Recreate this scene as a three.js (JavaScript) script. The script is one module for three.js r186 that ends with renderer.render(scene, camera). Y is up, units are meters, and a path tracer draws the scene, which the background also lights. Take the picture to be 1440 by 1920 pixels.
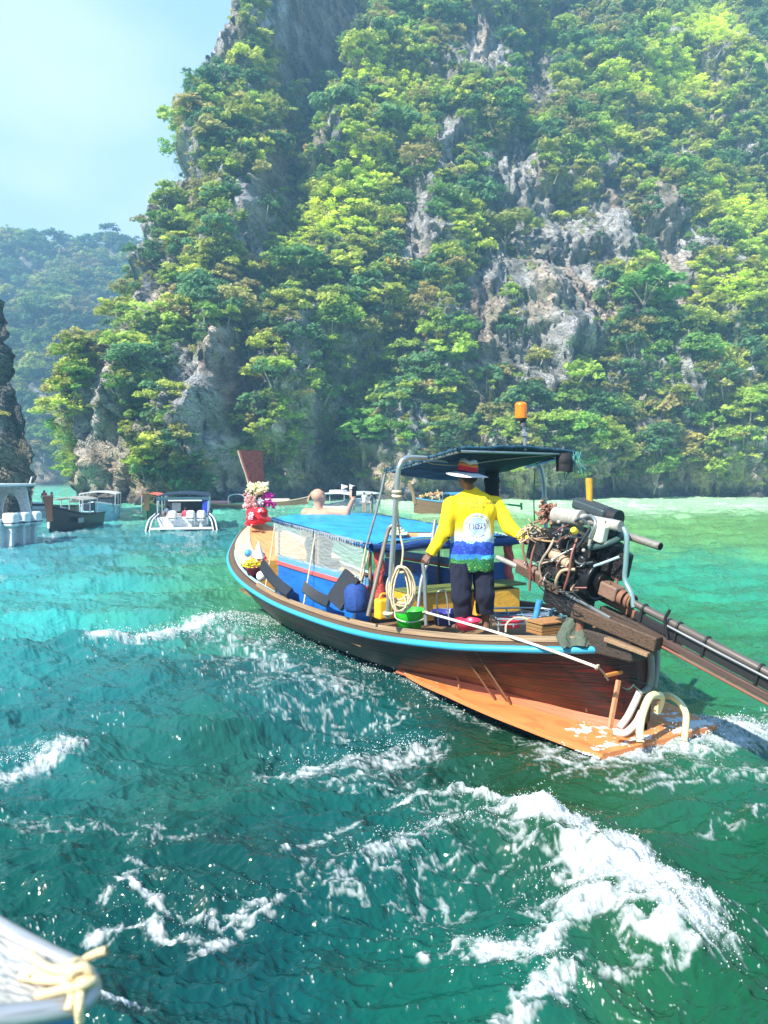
import * as THREE from 'three';
import { RoundedBoxGeometry } from 'three/addons/geometries/RoundedBoxGeometry.js';
import { MarchingCubes } from 'three/addons/objects/MarchingCubes.js';
import { mergeGeometries, mergeVertices } from 'three/addons/utils/BufferGeometryUtils.js';
import { createNoise2D, createNoise3D } from 'simplex-noise';

// ---------------------------------------------------------------- camera, sky, sun, exposure
const EYE = 2.5, F = 1450, HZ = 890;
const scene = new THREE.Scene();
const camera = new THREE.PerspectiveCamera(2 * Math.atan(960 / F) * 180 / Math.PI, 0.75, 0.1, 3000);
camera.position.set(0, EYE, 0);
camera.setViewOffset(1440, 1920, 0, 70, 1440, 1920);
const renderer = new THREE.WebGLRenderer({ antialias: true });
renderer.toneMapping = THREE.LinearToneMapping;
renderer.toneMappingExposure = 2.55;
renderer.shadowMap.enabled = true;
const SUN = new THREE.Vector3(-0.50, 0.68, 0.54).normalize();
const sun = new THREE.DirectionalLight(new THREE.Color().setRGB(1, 0.95, 0.84), 5);
sun.name = 'sun';
sun.position.copy(SUN).multiplyScalar(150); sun.position.z -= 40;
sun.target.position.set(0, 0, -40);
sun.castShadow = true;
Object.assign(sun.shadow.camera, { left: -110, right: 110, top: 110, bottom: -110, near: 1, far: 400 });
sun.shadow.mapSize.set(4096, 4096);
scene.add(sun, sun.target);
scene.fog = new THREE.FogExp2(new THREE.Color().setRGB(0.34, 0.68, 1.0), 0.0018);

// seeded random
function rng(seed) { let s = seed >>> 0; return () => { s = (s + 0x6d2b79f5) | 0; let t = Math.imul(s ^ (s >>> 15), 1 | s); t = (t + Math.imul(t ^ (t >>> 7), 61 | t)) ^ t; return ((t ^ (t >>> 14)) >>> 0) / 4294967296; }; }
const R0 = rng(7);
const n2 = createNoise2D(rng(11)), n3 = createNoise3D(rng(12)), n2b = createNoise2D(rng(13));
const fbm2 = (x, y, o = 4) => { let s = 0, a = 0.5; for (let i = 0; i < o; i++) { s += a * n2(x, y); x = x * 2.03 + 17.1; y = y * 2.03 - 9.7; a *= 0.5; } return s; };
const fbm3 = (x, y, z, o = 4) => { let s = 0, a = 0.5; for (let i = 0; i < o; i++) { s += a * n3(x, y, z); x = x * 2.03 + 5; y = y * 2.03 - 3; z = z * 2.03 + 8; a *= 0.5; } return s; };
const clamp = (x, a = 0, b = 1) => Math.min(b, Math.max(a, x));
const sst = (a, b, x) => { const t = clamp((x - a) / (b - a)); return t * t * (3 - 2 * t); };
const lerp = (a, b, t) => a + (b - a) * t;
const V = (x, y, z) => new THREE.Vector3(x, y, z);
const C = (r, g, b) => new THREE.Color().setRGB(r, g, b);
const P = (px, py, d) => V((px - 720) / F * d, EYE - (py - HZ) / F * d, -d);     // a direction seen in the photograph, at a distance in metres

{ // sky: pale blue with soft high cloud
  const W = 1024, H = 512, data = new Float32Array(W * H * 4);
  for (let j = 0; j < H; j++) for (let i = 0; i < W; i++) {
    const el = ((j + 0.5) / H - 0.5) * Math.PI, az = ((i + 0.5) / W - 0.5) * 2 * Math.PI;
    const y = Math.sin(el), x = Math.cos(el) * Math.cos(az), z = Math.cos(el) * Math.sin(az), h = Math.max(0, y);
    const t = Math.pow(h, 0.55);
    let r = lerp(0.48, 0.09, t), g = lerp(0.55, 0.26, t), b = lerp(0.58, 0.52, t);
    const q = 1 / (h + 0.22);
    const c = sst(-0.25, 0.6, fbm3(x * q * 1.1 + 3.1, 0.7, z * q * 1.1, 4)) * 0.6 * sst(1.0, 0.35, h);
    r = lerp(r, 0.45, c); g = lerp(g, 0.52, c); b = lerp(b, 0.57, c);
    const o = (j * W + i) * 4; data[o] = r; data[o + 1] = g; data[o + 2] = b; data[o + 3] = 1;
  }
  const t = new THREE.DataTexture(data, W, H, THREE.RGBAFormat, THREE.FloatType);
  t.mapping = THREE.EquirectangularReflectionMapping; t.magFilter = THREE.LinearFilter; t.needsUpdate = true;
  scene.background = t; scene.environment = t;
}

// ---------------------------------------------------------------- helpers
const taken = {};
const numbered = (n) => { const k = taken[n] = (taken[n] ?? -1) + 1; return k ? `${n}_${String(k).padStart(3, '0')}` : n; };
function tag(o, label, category, group, kind) { if (label) o.userData.label = label; if (category) o.userData.category = category; if (group) o.userData.group = group; if (kind) o.userData.kind = kind; return o; }
const shade = (o) => { o.castShadow = o.receiveShadow = true; return o; };
function plain(g) {
  g = g.index ? g.toNonIndexed() : g;
  if (!g.attributes.normal) g.computeVertexNormals();
  if (!g.attributes.uv) g.setAttribute('uv', new THREE.BufferAttribute(new Float32Array(g.attributes.position.count * 2), 2));
  const o = new THREE.BufferGeometry();
  for (const k of ['position', 'normal', 'uv']) o.setAttribute(k, g.attributes[k]);
  return o;
}
function join(gs) { gs = [].concat(gs); return gs.length === 1 ? gs[0] : mergeGeometries(gs.map(plain)); }
function obj(name, gs, mat, parent = scene, label) {
  const m = shade(new THREE.Mesh(join(gs), mat));
  m.name = parent === scene ? numbered(name) : name;
  if (label) m.userData.label = label;
  parent.add(m); return m;
}
function thing(name, label, category, pos, turn = 0, group) {
  const o = new THREE.Group(); o.name = numbered(name); scene.add(o);
  if (pos) o.position.copy(pos.isVector3 ? pos : V(...pos)); o.rotation.y = turn;
  return tag(o, label, category, group);
}
const at = (g, x, y, z, rx = 0, ry = 0, rz = 0) => { if (rx) g.rotateX(rx); if (rz) g.rotateZ(rz); if (ry) g.rotateY(ry); return g.translate(x, y, z); };
const box = (w, h, d, r = 0.008, s = 1) => new RoundedBoxGeometry(w, h, d, s, Math.min(r, w * 0.45, h * 0.45, d * 0.45));
const ball = (r, a = 12, b = 8) => new THREE.SphereGeometry(r, a, b);
function rod(a, b, r, r2 = r, n = 8) {
  const g = new THREE.CylinderGeometry(r2, r, a.distanceTo(b), n, 1);
  g.applyQuaternion(new THREE.Quaternion().setFromUnitVectors(V(0, 1, 0), b.clone().sub(a).normalize()));
  return g.translate((a.x + b.x) / 2, (a.y + b.y) / 2, (a.z + b.z) / 2);
}
function beam(a, b, w, h, up = V(0, 1, 0), r = 0.008) {          // a box from a to b, w across, h along up
  const g = box(w, h, a.distanceTo(b), r), z = b.clone().sub(a).normalize(), x = up.clone().cross(z).normalize(), y = z.clone().cross(x);
  g.applyMatrix4(new THREE.Matrix4().makeBasis(x, y, z));
  return g.translate((a.x + b.x) / 2, (a.y + b.y) / 2, (a.z + b.z) / 2);
}
const curve = (pts, tension = 0.5, closed = false) => new THREE.CatmullRomCurve3(pts, closed, 'catmullrom', tension);
const tube = (pts, r, n = 24, k = 7) => new THREE.TubeGeometry(pts.length === 2 ? new THREE.LineCurve3(...pts) : curve(pts), n, r, k);
const lathe = (prof, n = 24) => new THREE.LatheGeometry(prof.map(([x, y]) => new THREE.Vector2(x, y)), n);
function strip(rows) {                                            // a sheet through rows of points, uv along both ways
  const nu = rows.length, nv = rows[0].length, p = [], uv = [], ix = [];
  rows.forEach((row, i) => row.forEach((v, j) => { p.push(v.x, v.y, v.z); uv.push(i / (nu - 1), j / (nv - 1)); }));
  for (let i = 0; i < nu - 1; i++) for (let j = 0; j < nv - 1; j++) { const a = i * nv + j; ix.push(a, a + 1, a + nv, a + 1, a + nv + 1, a + nv); }
  const g = new THREE.BufferGeometry();
  g.setAttribute('position', new THREE.Float32BufferAttribute(p, 3)); g.setAttribute('uv', new THREE.Float32BufferAttribute(uv, 2));
  g.setIndex(ix); g.computeVertexNormals(); return g;
}
function slab(rows, t) {                                          // the same sheet with thickness t along its normals
  const a = strip(rows), p = a.attributes.position, n = a.attributes.normal, nv = rows[0].length;
  const back = rows.map((row, i) => row.map((v, j) => { const k = i * nv + j; return V(p.getX(k) - n.getX(k) * t, p.getY(k) - n.getY(k) * t, p.getZ(k) - n.getZ(k) * t); }));
  const L = rows.length - 1, edge = (f, b) => strip([f, b]);
  return [a, strip(back), edge(rows[0], back[0]), edge(rows[L], back[L]), edge(rows.map((r) => r[0]), back.map((r) => r[0])), edge(rows.map((r) => r[nv - 1]), back.map((r) => r[nv - 1]))];
}
// ---------------------------------------------------------------- textures and materials
function texture(w, h, fn, srgb) {                                // fn(u, v) -> [r, g, b] 0..1, tiling noise is up to fn
  const d = new Uint8Array(w * h * 4);
  for (let j = 0; j < h; j++) for (let i = 0; i < w; i++) { const c = fn(i / w, j / h), o = (j * w + i) * 4; for (let k = 0; k < 3; k++) d[o + k] = 255 * clamp(c[k]); d[o + 3] = 255; }
  const t = new THREE.DataTexture(d, w, h); t.wrapS = t.wrapT = THREE.RepeatWrapping; t.magFilter = THREE.LinearFilter; t.minFilter = THREE.LinearMipmapLinearFilter; t.generateMipmaps = true;
  if (srgb) t.colorSpace = THREE.SRGBColorSpace; t.needsUpdate = true; return t;
}
const tileN = (u, v, f, s = 0) => { const a = u * 2 * Math.PI, b = v * 2 * Math.PI, k = f / (2 * Math.PI); return n3(Math.cos(a) * k + s, Math.sin(a) * k + Math.cos(b) * k * 1.3, Math.sin(b) * k * 1.3 - s); };
const grime = texture(256, 256, (u, v) => { let s = 0, a = 0.5; for (let i = 0, f = 4; i < 5; i++, f *= 2, a *= 0.5) s += a * tileN(u, v, f, i * 7); const w = 0.86 + 0.2 * s - 0.16 * sst(0.25, 0.5, tileN(u, v, 9, 40)); return [w, w * 0.99, w * 0.97]; });
const bumpy = texture(256, 256, (u, v) => { let s = 0, a = 0.5; for (let i = 0, f = 6; i < 5; i++, f *= 2, a *= 0.55) s += a * tileN(u, v, f, i * 5 + 3); const w = 0.5 + 0.5 * s; return [w, w, w]; });
const grain = texture(256, 256, (u, v) => { const w = 0.72 + 0.2 * tileN(u, v * 0.12, 60, 2) + 0.18 * tileN(u, v * 0.3, 18, 5) - 0.35 * sst(0.45, 0.7, tileN(u, v * 0.1, 30, 9)); return [w, w * 0.98, w * 0.95]; });
function mat(r, g, b, rough = 0.6, o = {}) { return new THREE.MeshStandardMaterial({ color: C(r, g, b), roughness: rough, side: THREE.DoubleSide, ...o }); }
const worn = (r, g, b, rough = 0.6, o = {}) => mat(r, g, b, rough, { map: grime, bumpMap: bumpy, bumpScale: 0.002, ...o });
const wood = (r, g, b, rough = 0.7, o = {}) => mat(r, g, b, rough, { map: grain, bumpMap: grain, bumpScale: 0.004, ...o });
const smin = (a, b, k) => { const h = Math.max(k - Math.abs(a - b), 0) / k; return Math.min(a, b) - h * h * k * 0.25; };
// ---------------------------------------------------------------- cliffs
const rockTex = texture(512, 512, (u, v) => { const s = 0.5 * tileN(u, v * 0.999, 9, 3) + 0.3 * (1 - 2 * Math.abs(tileN(u, v, 26, 8))) + 0.22 * tileN(u, v, 60, 2) + 0.18 * tileN(u, v, 130, 5), crack = sst(0.10, 0.0, Math.abs(tileN(u, v, 14, 21))); const w = 0.80 + 0.36 * s - 0.5 * crack; return [w, w, w]; });
// A spur is a buttress: points (photo x, photo y, metres away) up its crest, and how fast the wall falls back to its left and right.
function spur(pts, kl, kr, top = 1.2, round = 1.5) {
  const p = pts.map(([x, y, d]) => P(x, y, d)).sort((a, b) => a.y - b.y);
  const f = (x, y, left) => {
    let i = 0; while (i < p.length - 2 && y > p[i + 1].y) i++;
    const a = p[i], b = p[i + 1], last = p[p.length - 1];
    const t = clamp((y - a.y) / (b.y - a.y)), xr = lerp(a.x, b.x, t), d = -lerp(a.z, b.z, t) + Math.max(0, y - last.y) * top;
    const u = x - xr, k = u < 0 ? kl : kr; if (left && u > 0) return 0;
    const w = Math.sqrt(u * u + round * round) - round; return d + k * w + (k > 4 ? 0.12 * (k - 1) * w * w : 0);
  };
  return f;
}
const spot = (px, py, d, rx, ry) => { const c = P(px, py, d), sx = rx * d / F, sy = ry * d / F; return (x, y) => { const u = (x - c.x) / sx, v = (y - c.y) / sy, e = u * u + v * v; return e > 6 ? 0 : Math.exp(-e); }; };
const sum = (list, x, y) => { let s = 0; for (const f of list) s = Math.max(s, f(x, y)); return s; };

// a gully: points down its floor (photo x, photo y, metres away), half width and depth in metres
function gully(pts, w, deep) {
  const p = pts.map((a) => P(...a));
  return (x, y) => { let best = 1e9; for (let i = 0; i < p.length - 1; i++) { const a = p[i], b = p[i + 1], ux = b.x - a.x, uy = b.y - a.y, t = clamp(((x - a.x) * ux + (y - a.y) * uy) / (ux * ux + uy * uy)), d = Math.hypot(x - a.x - ux * t, y - a.y - uy * t) + 0.9 * n2(x * 0.25, y * 0.25); if (d < best) best = d; } return best > w * 2.5 ? 0 : deep * Math.exp(-((best / w) ** 2)); };
}
function makeCliff({ name, label, spurs, x0, x1, y1, step, rocks = [], pale = [], rough = 1, tone = [1, 1, 1], notch = 1.6, kmin = 3, bound, edge, gullies = [] }) {
  const nx = Math.round((x1 - x0) / step), y0 = -1.2, ny = Math.round((y1 - y0) / step);
  const depth = (x, y) => {
    let d = 1e4; { const xw = x + 2.2 * n2(x * 0.06 + 3, y * 0.06) + 1.1 * n2(x * 0.2, y * 0.17 + 8); for (const s of spurs) d = smin(d, s(xw, y), kmin); if (bound) d = Math.max(d, spurs[0](xw, y, true)); }
    const wx = x + 1.5 * n2(x * 0.11, y * 0.09), big = fbm2(wx * 0.055 + 7, y * 0.045, 3) * 7;
    const flute = 1 - Math.abs(n2(wx * 0.55 + 0.35 * n2(x * 0.3, y * 0.25), y * 0.075)), fl2 = 1 - Math.abs(n2b(wx * 1.5, y * 0.07));
    const ledge = n2b(x * 0.05 + 3, y * 0.42 + 0.8 * n2(x * 0.12, 4));
    const carve = gullies.reduce((s, f) => s + f(x, y), 0), und = notch * sst(3.6, 0.9, y) * (0.6 + 0.7 * n2(x * 0.12, 9.5)) - 1.1 * sst(0.9, 0.0, y) * (0.5 + n2(x * 0.4, 3));
    return d + carve + rough * (big + 2.0 * (0.5 - flute) + 0.9 * (0.5 - fl2) + 0.45 * ledge + 0.28 * n2(x * 1.1, y * 0.5) + 0.14 * n2b(x * 2.6, y * 0.8)) + und;
  };
  const D = new Float32Array((nx + 1) * (ny + 1)), pos = new Float32Array(D.length * 3), col = new Float32Array(D.length * 3), uv = new Float32Array(D.length * 2);
  for (let j = 0; j <= ny; j++) for (let i = 0; i <= nx; i++) {
    const k = j * (nx + 1) + i, x = x0 + i * step, y = y0 + j * step; D[k] = depth(x, y);
    if (edge) { // the rock ends here: its side turns away behind it
      const e = edge(y), t = i / nx, tt = Math.min(1, t / 0.8), xx = lerp(x0, e, tt); D[k] = depth(xx, y) + 1.2 * sst(0.8, 1, tt) ** 2; const back = Math.max(0, t - 0.8) / 0.2; pos.set([xx - 7 * back + 0.9 * Math.sin(back * 3) * 0.3, y, -D[k] - 9 * back], k * 3);
    } else pos.set([x + 0.3 * n2(y * 0.9, x * 0.9), y, -D[k]], k * 3); uv.set([x / 5, y / 9], k * 2);
    const streak = n2(x * 1.1 + 0.4 * n2(x, y * 0.3), y * 0.05), fine = n2b(x * 3, y * 0.4), blot = fbm2(x * 0.12 + 40, y * 0.1, 3), w = sum(pale, x, y);
    let v = 0.40 + 0.11 * streak + 0.06 * fine + 0.12 * blot, r = v * 1.0, g = v * 0.98, b = v * 0.96;
    const ochre = sst(0.2, 0.55, n2(x * 0.13 + 9, y * 0.07 + 5) + 0.35 * streak); r = lerp(r, 0.46, ochre * 0.6); g = lerp(g, 0.33, ochre * 0.6); b = lerp(b, 0.22, ochre * 0.6);
    const dark = sst(0.25, 0.6, n2b(x * 0.5 + 70, y * 0.06)); r *= 1 - 0.55 * dark; g *= 1 - 0.52 * dark; b *= 1 - 0.48 * dark;
    r = lerp(r, 0.62 + 0.12 * fine, w * 0.8); g = lerp(g, 0.50 + 0.12 * fine, w * 0.8); b = lerp(b, 0.38 + 0.1 * fine, w * 0.8);
    const moss = sst(0.1, 0.5, fbm2(x * 0.3, y * 0.22 + 60, 3)) * 0.6; r = lerp(r, 0.11, moss); g = lerp(g, 0.15, moss); b = lerp(b, 0.05, moss);
    const band = sst(0.9, 1.6, y) * sst(5.2, 3.0, y + n2(x * 0.3, 7)); r = lerp(r, 0.46 + 0.1 * fine, band * 0.75); g = lerp(g, 0.37 + 0.09 * fine, band * 0.75); b = lerp(b, 0.26 + 0.07 * fine, band * 0.75);
    const tide = sst(1.3, 0.7, y + 0.3 * n2(x * 0.7, 2)); r = lerp(r, 0.05, tide * 0.8); g = lerp(g, 0.055, tide * 0.8); b = lerp(b, 0.05, tide * 0.8);
    col.set([r * tone[0], g * tone[1], b * tone[2]], k * 3);
  }
  const ix = []; for (let j = 0; j < ny; j++) for (let i = 0; i < nx; i++) { const a = j * (nx + 1) + i; ix.push(a, a + 1, a + nx + 1, a + 1, a + nx + 2, a + nx + 1); }
  const g = new THREE.BufferGeometry();
  g.setAttribute('position', new THREE.BufferAttribute(pos, 3)); g.setAttribute('color', new THREE.BufferAttribute(col, 3)); g.setAttribute('uv', new THREE.BufferAttribute(uv, 2)); g.setIndex(ix); g.computeVertexNormals();
  const m = obj(name, g, new THREE.MeshStandardMaterial({ vertexColors: true, roughness: 0.95, side: THREE.DoubleSide, map: rockTex, bumpMap: rockTex, bumpScale: 0.5 }));
  tag(m, label, null, null, 'structure');
  const N = g.attributes.normal;
  const look = (x, y) => { // surface point and normal at x, y
    const i = clamp(Math.round((x - x0) / step), 0, nx), j = clamp(Math.round((y - y0) / step), 0, ny), k = j * (nx + 1) + i;
    const n = V(N.getX(k), N.getY(k), N.getZ(k)); if (n.z < 0 && n.y < 0.2) n.negate(); return { p: V(pos[k * 3], pos[k * 3 + 1], pos[k * 3 + 2]), n };
  };
  return { look, x0, x1, y0, y1, rocks };
}

// leaf clumps: many small bent leaf faces through a dome
function clump(n, size, seed, flat = 0.75) {
  const r = rng(seed), p = [], nn = [], q = new THREE.Quaternion(), e = new THREE.Euler();
  for (let i = 0; i < n; i++) {
    const a = r() * 2 * Math.PI, c = Math.pow(r(), 0.45), up = r() * 1.25 - 0.25, s = Math.sqrt(Math.max(0, 1 - up * up));
    const x = Math.cos(a) * s * c, y = up * c * flat, z = Math.sin(a) * s * c, w = size * (0.6 + 0.8 * r()), l = w * (1.2 + r() * 0.6);
    e.set((r() - 0.5) * 1.5 + z * 0.7, r() * 6.3, (r() - 0.5) * 1.5 - x * 0.7); q.setFromEuler(e);
    const v = [V(-w / 2, 0, 0), V(0, 0.12 * w, -l / 2), V(w / 2, 0, 0), V(0, -0.12 * w, l / 2)].map((t) => t.applyQuaternion(q).add(V(x, y, z)));
    const f = v[1].clone().sub(v[0]).cross(v[2].clone().sub(v[0])).normalize();
    for (const t of [0, 1, 2, 0, 2, 3]) { p.push(v[t].x, v[t].y, v[t].z); nn.push(f.x, f.y, f.z); }
  }
  const g = new THREE.BufferGeometry(); g.setAttribute('position', new THREE.Float32BufferAttribute(p, 3)); g.setAttribute('normal', new THREE.Float32BufferAttribute(nn, 3)); return g;
}
const leafMat = new THREE.MeshPhysicalMaterial({ color: 0xffffff, roughness: 0.9, transmission: 0.5, thickness: 0, specularIntensity: 0.35, side: THREE.DoubleSide });
const CL = [clump(64, 0.34, 1), clump(64, 0.30, 2), clump(56, 0.38, 3, 0.55), clump(44, 0.30, 4, 1.15)];
const vineG = (() => { const r = rng(9), gs = []; for (let i = 0; i < 26; i++) { const g = clump(5, 0.22, 50 + i).scale(0.22, 0.3, 0.22); g.translate((r() - 0.5) * 0.7, -i * 0.16 + (r() - 0.5) * 0.2, (r() - 0.5) * 0.25); gs.push(g); } return mergeGeometries(gs); })();
CL.push(vineG);
const stemG = new THREE.CylinderGeometry(0.5, 1, 1, 5, 1).translate(0, 0.5, 0), barkMat = new THREE.MeshStandardMaterial({ color: 0xffffff, roughness: 0.9, side: THREE.DoubleSide });
CL.push(stemG);

const SPECIES = [ // linear leaf colours
  [0.055, 0.125, 0.030], [0.085, 0.165, 0.030], [0.140, 0.205, 0.035], [0.045, 0.110, 0.045], [0.180, 0.220, 0.040], [0.140, 0.150, 0.050], [0.085, 0.135, 0.050], [0.210, 0.205, 0.060],
];
function jungle(cliff, o) {
  const r = rng(o.seed), lists = CL.map(() => []), M = new THREE.Matrix4(), q = new THREE.Quaternion(), e = new THREE.Euler(), golds = o.gold ?? [], darks = o.dark ?? [];
  const add = (k, p, s, sy, c) => { e.set((r() - 0.5) * 0.5, r() * 6.28, (r() - 0.5) * 0.5); q.setFromEuler(e); lists[k].push([M.compose(p, q, V(s, sy, s)).toArray(), c]); };
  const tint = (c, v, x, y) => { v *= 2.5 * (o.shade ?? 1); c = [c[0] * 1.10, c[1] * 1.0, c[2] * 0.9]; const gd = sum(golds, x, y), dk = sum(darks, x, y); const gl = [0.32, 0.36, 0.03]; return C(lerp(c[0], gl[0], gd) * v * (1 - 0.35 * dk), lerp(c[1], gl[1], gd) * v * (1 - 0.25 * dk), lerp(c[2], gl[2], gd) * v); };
  for (let t = 0; t < o.crowns; t++) {
    const x = lerp(cliff.x0, cliff.x1, r()), y = lerp(1.2, cliff.y1 - 1, r()); if (o.skip?.(x, y)) continue;
    const s = cliff.look(x, y), bare = sum(cliff.rocks, x, y) * 2.4 + 1.35 * fbm2(x * 0.17 + 20, y * 0.032, 3) + (s.p.y < 4.5 ? 1.3 * (4.5 - s.p.y) / 4.5 : 0), steep = clamp(s.n.y * 1.2);
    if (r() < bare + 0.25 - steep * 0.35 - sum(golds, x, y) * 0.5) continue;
    const zone = fbm2(x * 0.07 + 90, y * 0.07, 2) * 3.2 + r() * 3.6 + 1.6, sp = SPECIES[clamp(Math.floor(zone + (s.n.y < 0.1 && r() < 0.3 ? 2 : 0)), 0, 7)], dry = r() < 0.055;
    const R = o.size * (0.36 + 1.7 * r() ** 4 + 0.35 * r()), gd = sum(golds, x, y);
    const c0 = s.p.clone().addScaledVector(s.n, R * 0.35).add(V(0, R * 0.35, 0)), v0 = 0.75 + 0.5 * r(), cc = dry ? [0.17, 0.16, 0.065] : sp;
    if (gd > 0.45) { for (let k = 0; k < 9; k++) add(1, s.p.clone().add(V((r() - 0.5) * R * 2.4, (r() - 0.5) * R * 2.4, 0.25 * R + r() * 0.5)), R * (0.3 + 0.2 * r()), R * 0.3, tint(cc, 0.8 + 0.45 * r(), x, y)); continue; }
    if (r() < 0.4) { const a = s.p.clone().addScaledVector(s.n, -0.1).add(V(0, -R * 0.5, 0.1)), b = c0.clone().add(V((r() - 0.5) * R * 0.5, 0, R * 0.3)), dir = b.clone().sub(a), ln = dir.length(); q.setFromUnitVectors(V(0, 1, 0), dir.normalize()); lists[5].push([M.compose(a, q, V(0.05 + 0.03 * R, ln, 0.05 + 0.03 * R)).toArray(), C(0.34, 0.29, 0.22).multiplyScalar(0.7 + 0.6 * r())]); }
    const n = Math.round(8 + 8 * r()), kind = r() < 0.75 ? (r() < 0.5 ? 0 : 1) : 2;
    for (let k = 0; k < n; k++) {
      const a = r() * 6.28, el = Math.asin(clamp(r() * 1.25 - 0.25, -1, 1)), rr = R * (0.72 + 0.35 * r());
      const p = V(Math.cos(a) * Math.cos(el) * rr, Math.sin(el) * rr * 0.8, Math.sin(a) * Math.cos(el) * rr).add(c0);
      add(kind, p, R * (0.34 + 0.2 * r()), R * (0.34 + 0.2 * r()), tint(cc, v0 * (0.8 + 0.4 * r()), x, y));
    }
    if (r() < 0.5) for (let k = 0; k < 4; k++) add(4, s.p.clone().add(V((r() - 0.5) * R * 1.6, -R * 0.1, R * 0.3 + r() * 0.4)), o.size * (0.6 + 0.5 * r()), o.size * (0.35 + 0.5 * r()), tint(cc, v0 * 0.8, x, y));
  }
  for (let t = 0; t < o.tufts; t++) { // low growth in the joints of the rock
    const x = lerp(cliff.x0, cliff.x1, r()), y = lerp(1.5, cliff.y1 - 1, r()); if (o.skip?.(x, y)) continue;
    const s = cliff.look(x, y); if (r() < sum(cliff.rocks, x, y) * 1.5 - 0.02 + 0.95 * fbm2(x * 0.17 + 20, y * 0.032, 3)) continue;
    const sp = SPECIES[Math.floor(r() * 8)], hang = r() < 0.35;
    add(hang ? 4 : r() < 0.5 ? 1 : 3, s.p.clone().addScaledVector(s.n, 0.15), o.size * (0.25 + 0.3 * r()), o.size * (0.25 + 0.35 * r()), tint(sp, 0.7 + 0.6 * r(), x, y));
  }
  const root = tag(new THREE.Group(), o.label, 'vegetation', null, 'stuff'); root.name = numbered(o.name); scene.add(root);
  lists.forEach((l, k) => {
    if (!l.length) return;
    const m = new THREE.InstancedMesh(CL[k], k === 5 ? barkMat : leafMat, l.length); m.name = ['broad_foliage', 'fine_foliage', 'flat_foliage', 'upright_foliage', 'hanging_vines', 'tree_stems'][k]; m.userData.kind = 'stuff';
    const M2 = new THREE.Matrix4(); l.forEach(([a, c], i) => { m.setMatrixAt(i, M2.fromArray(a)); m.setColorAt(i, c); }); shade(m); root.add(m);
  });
}

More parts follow.
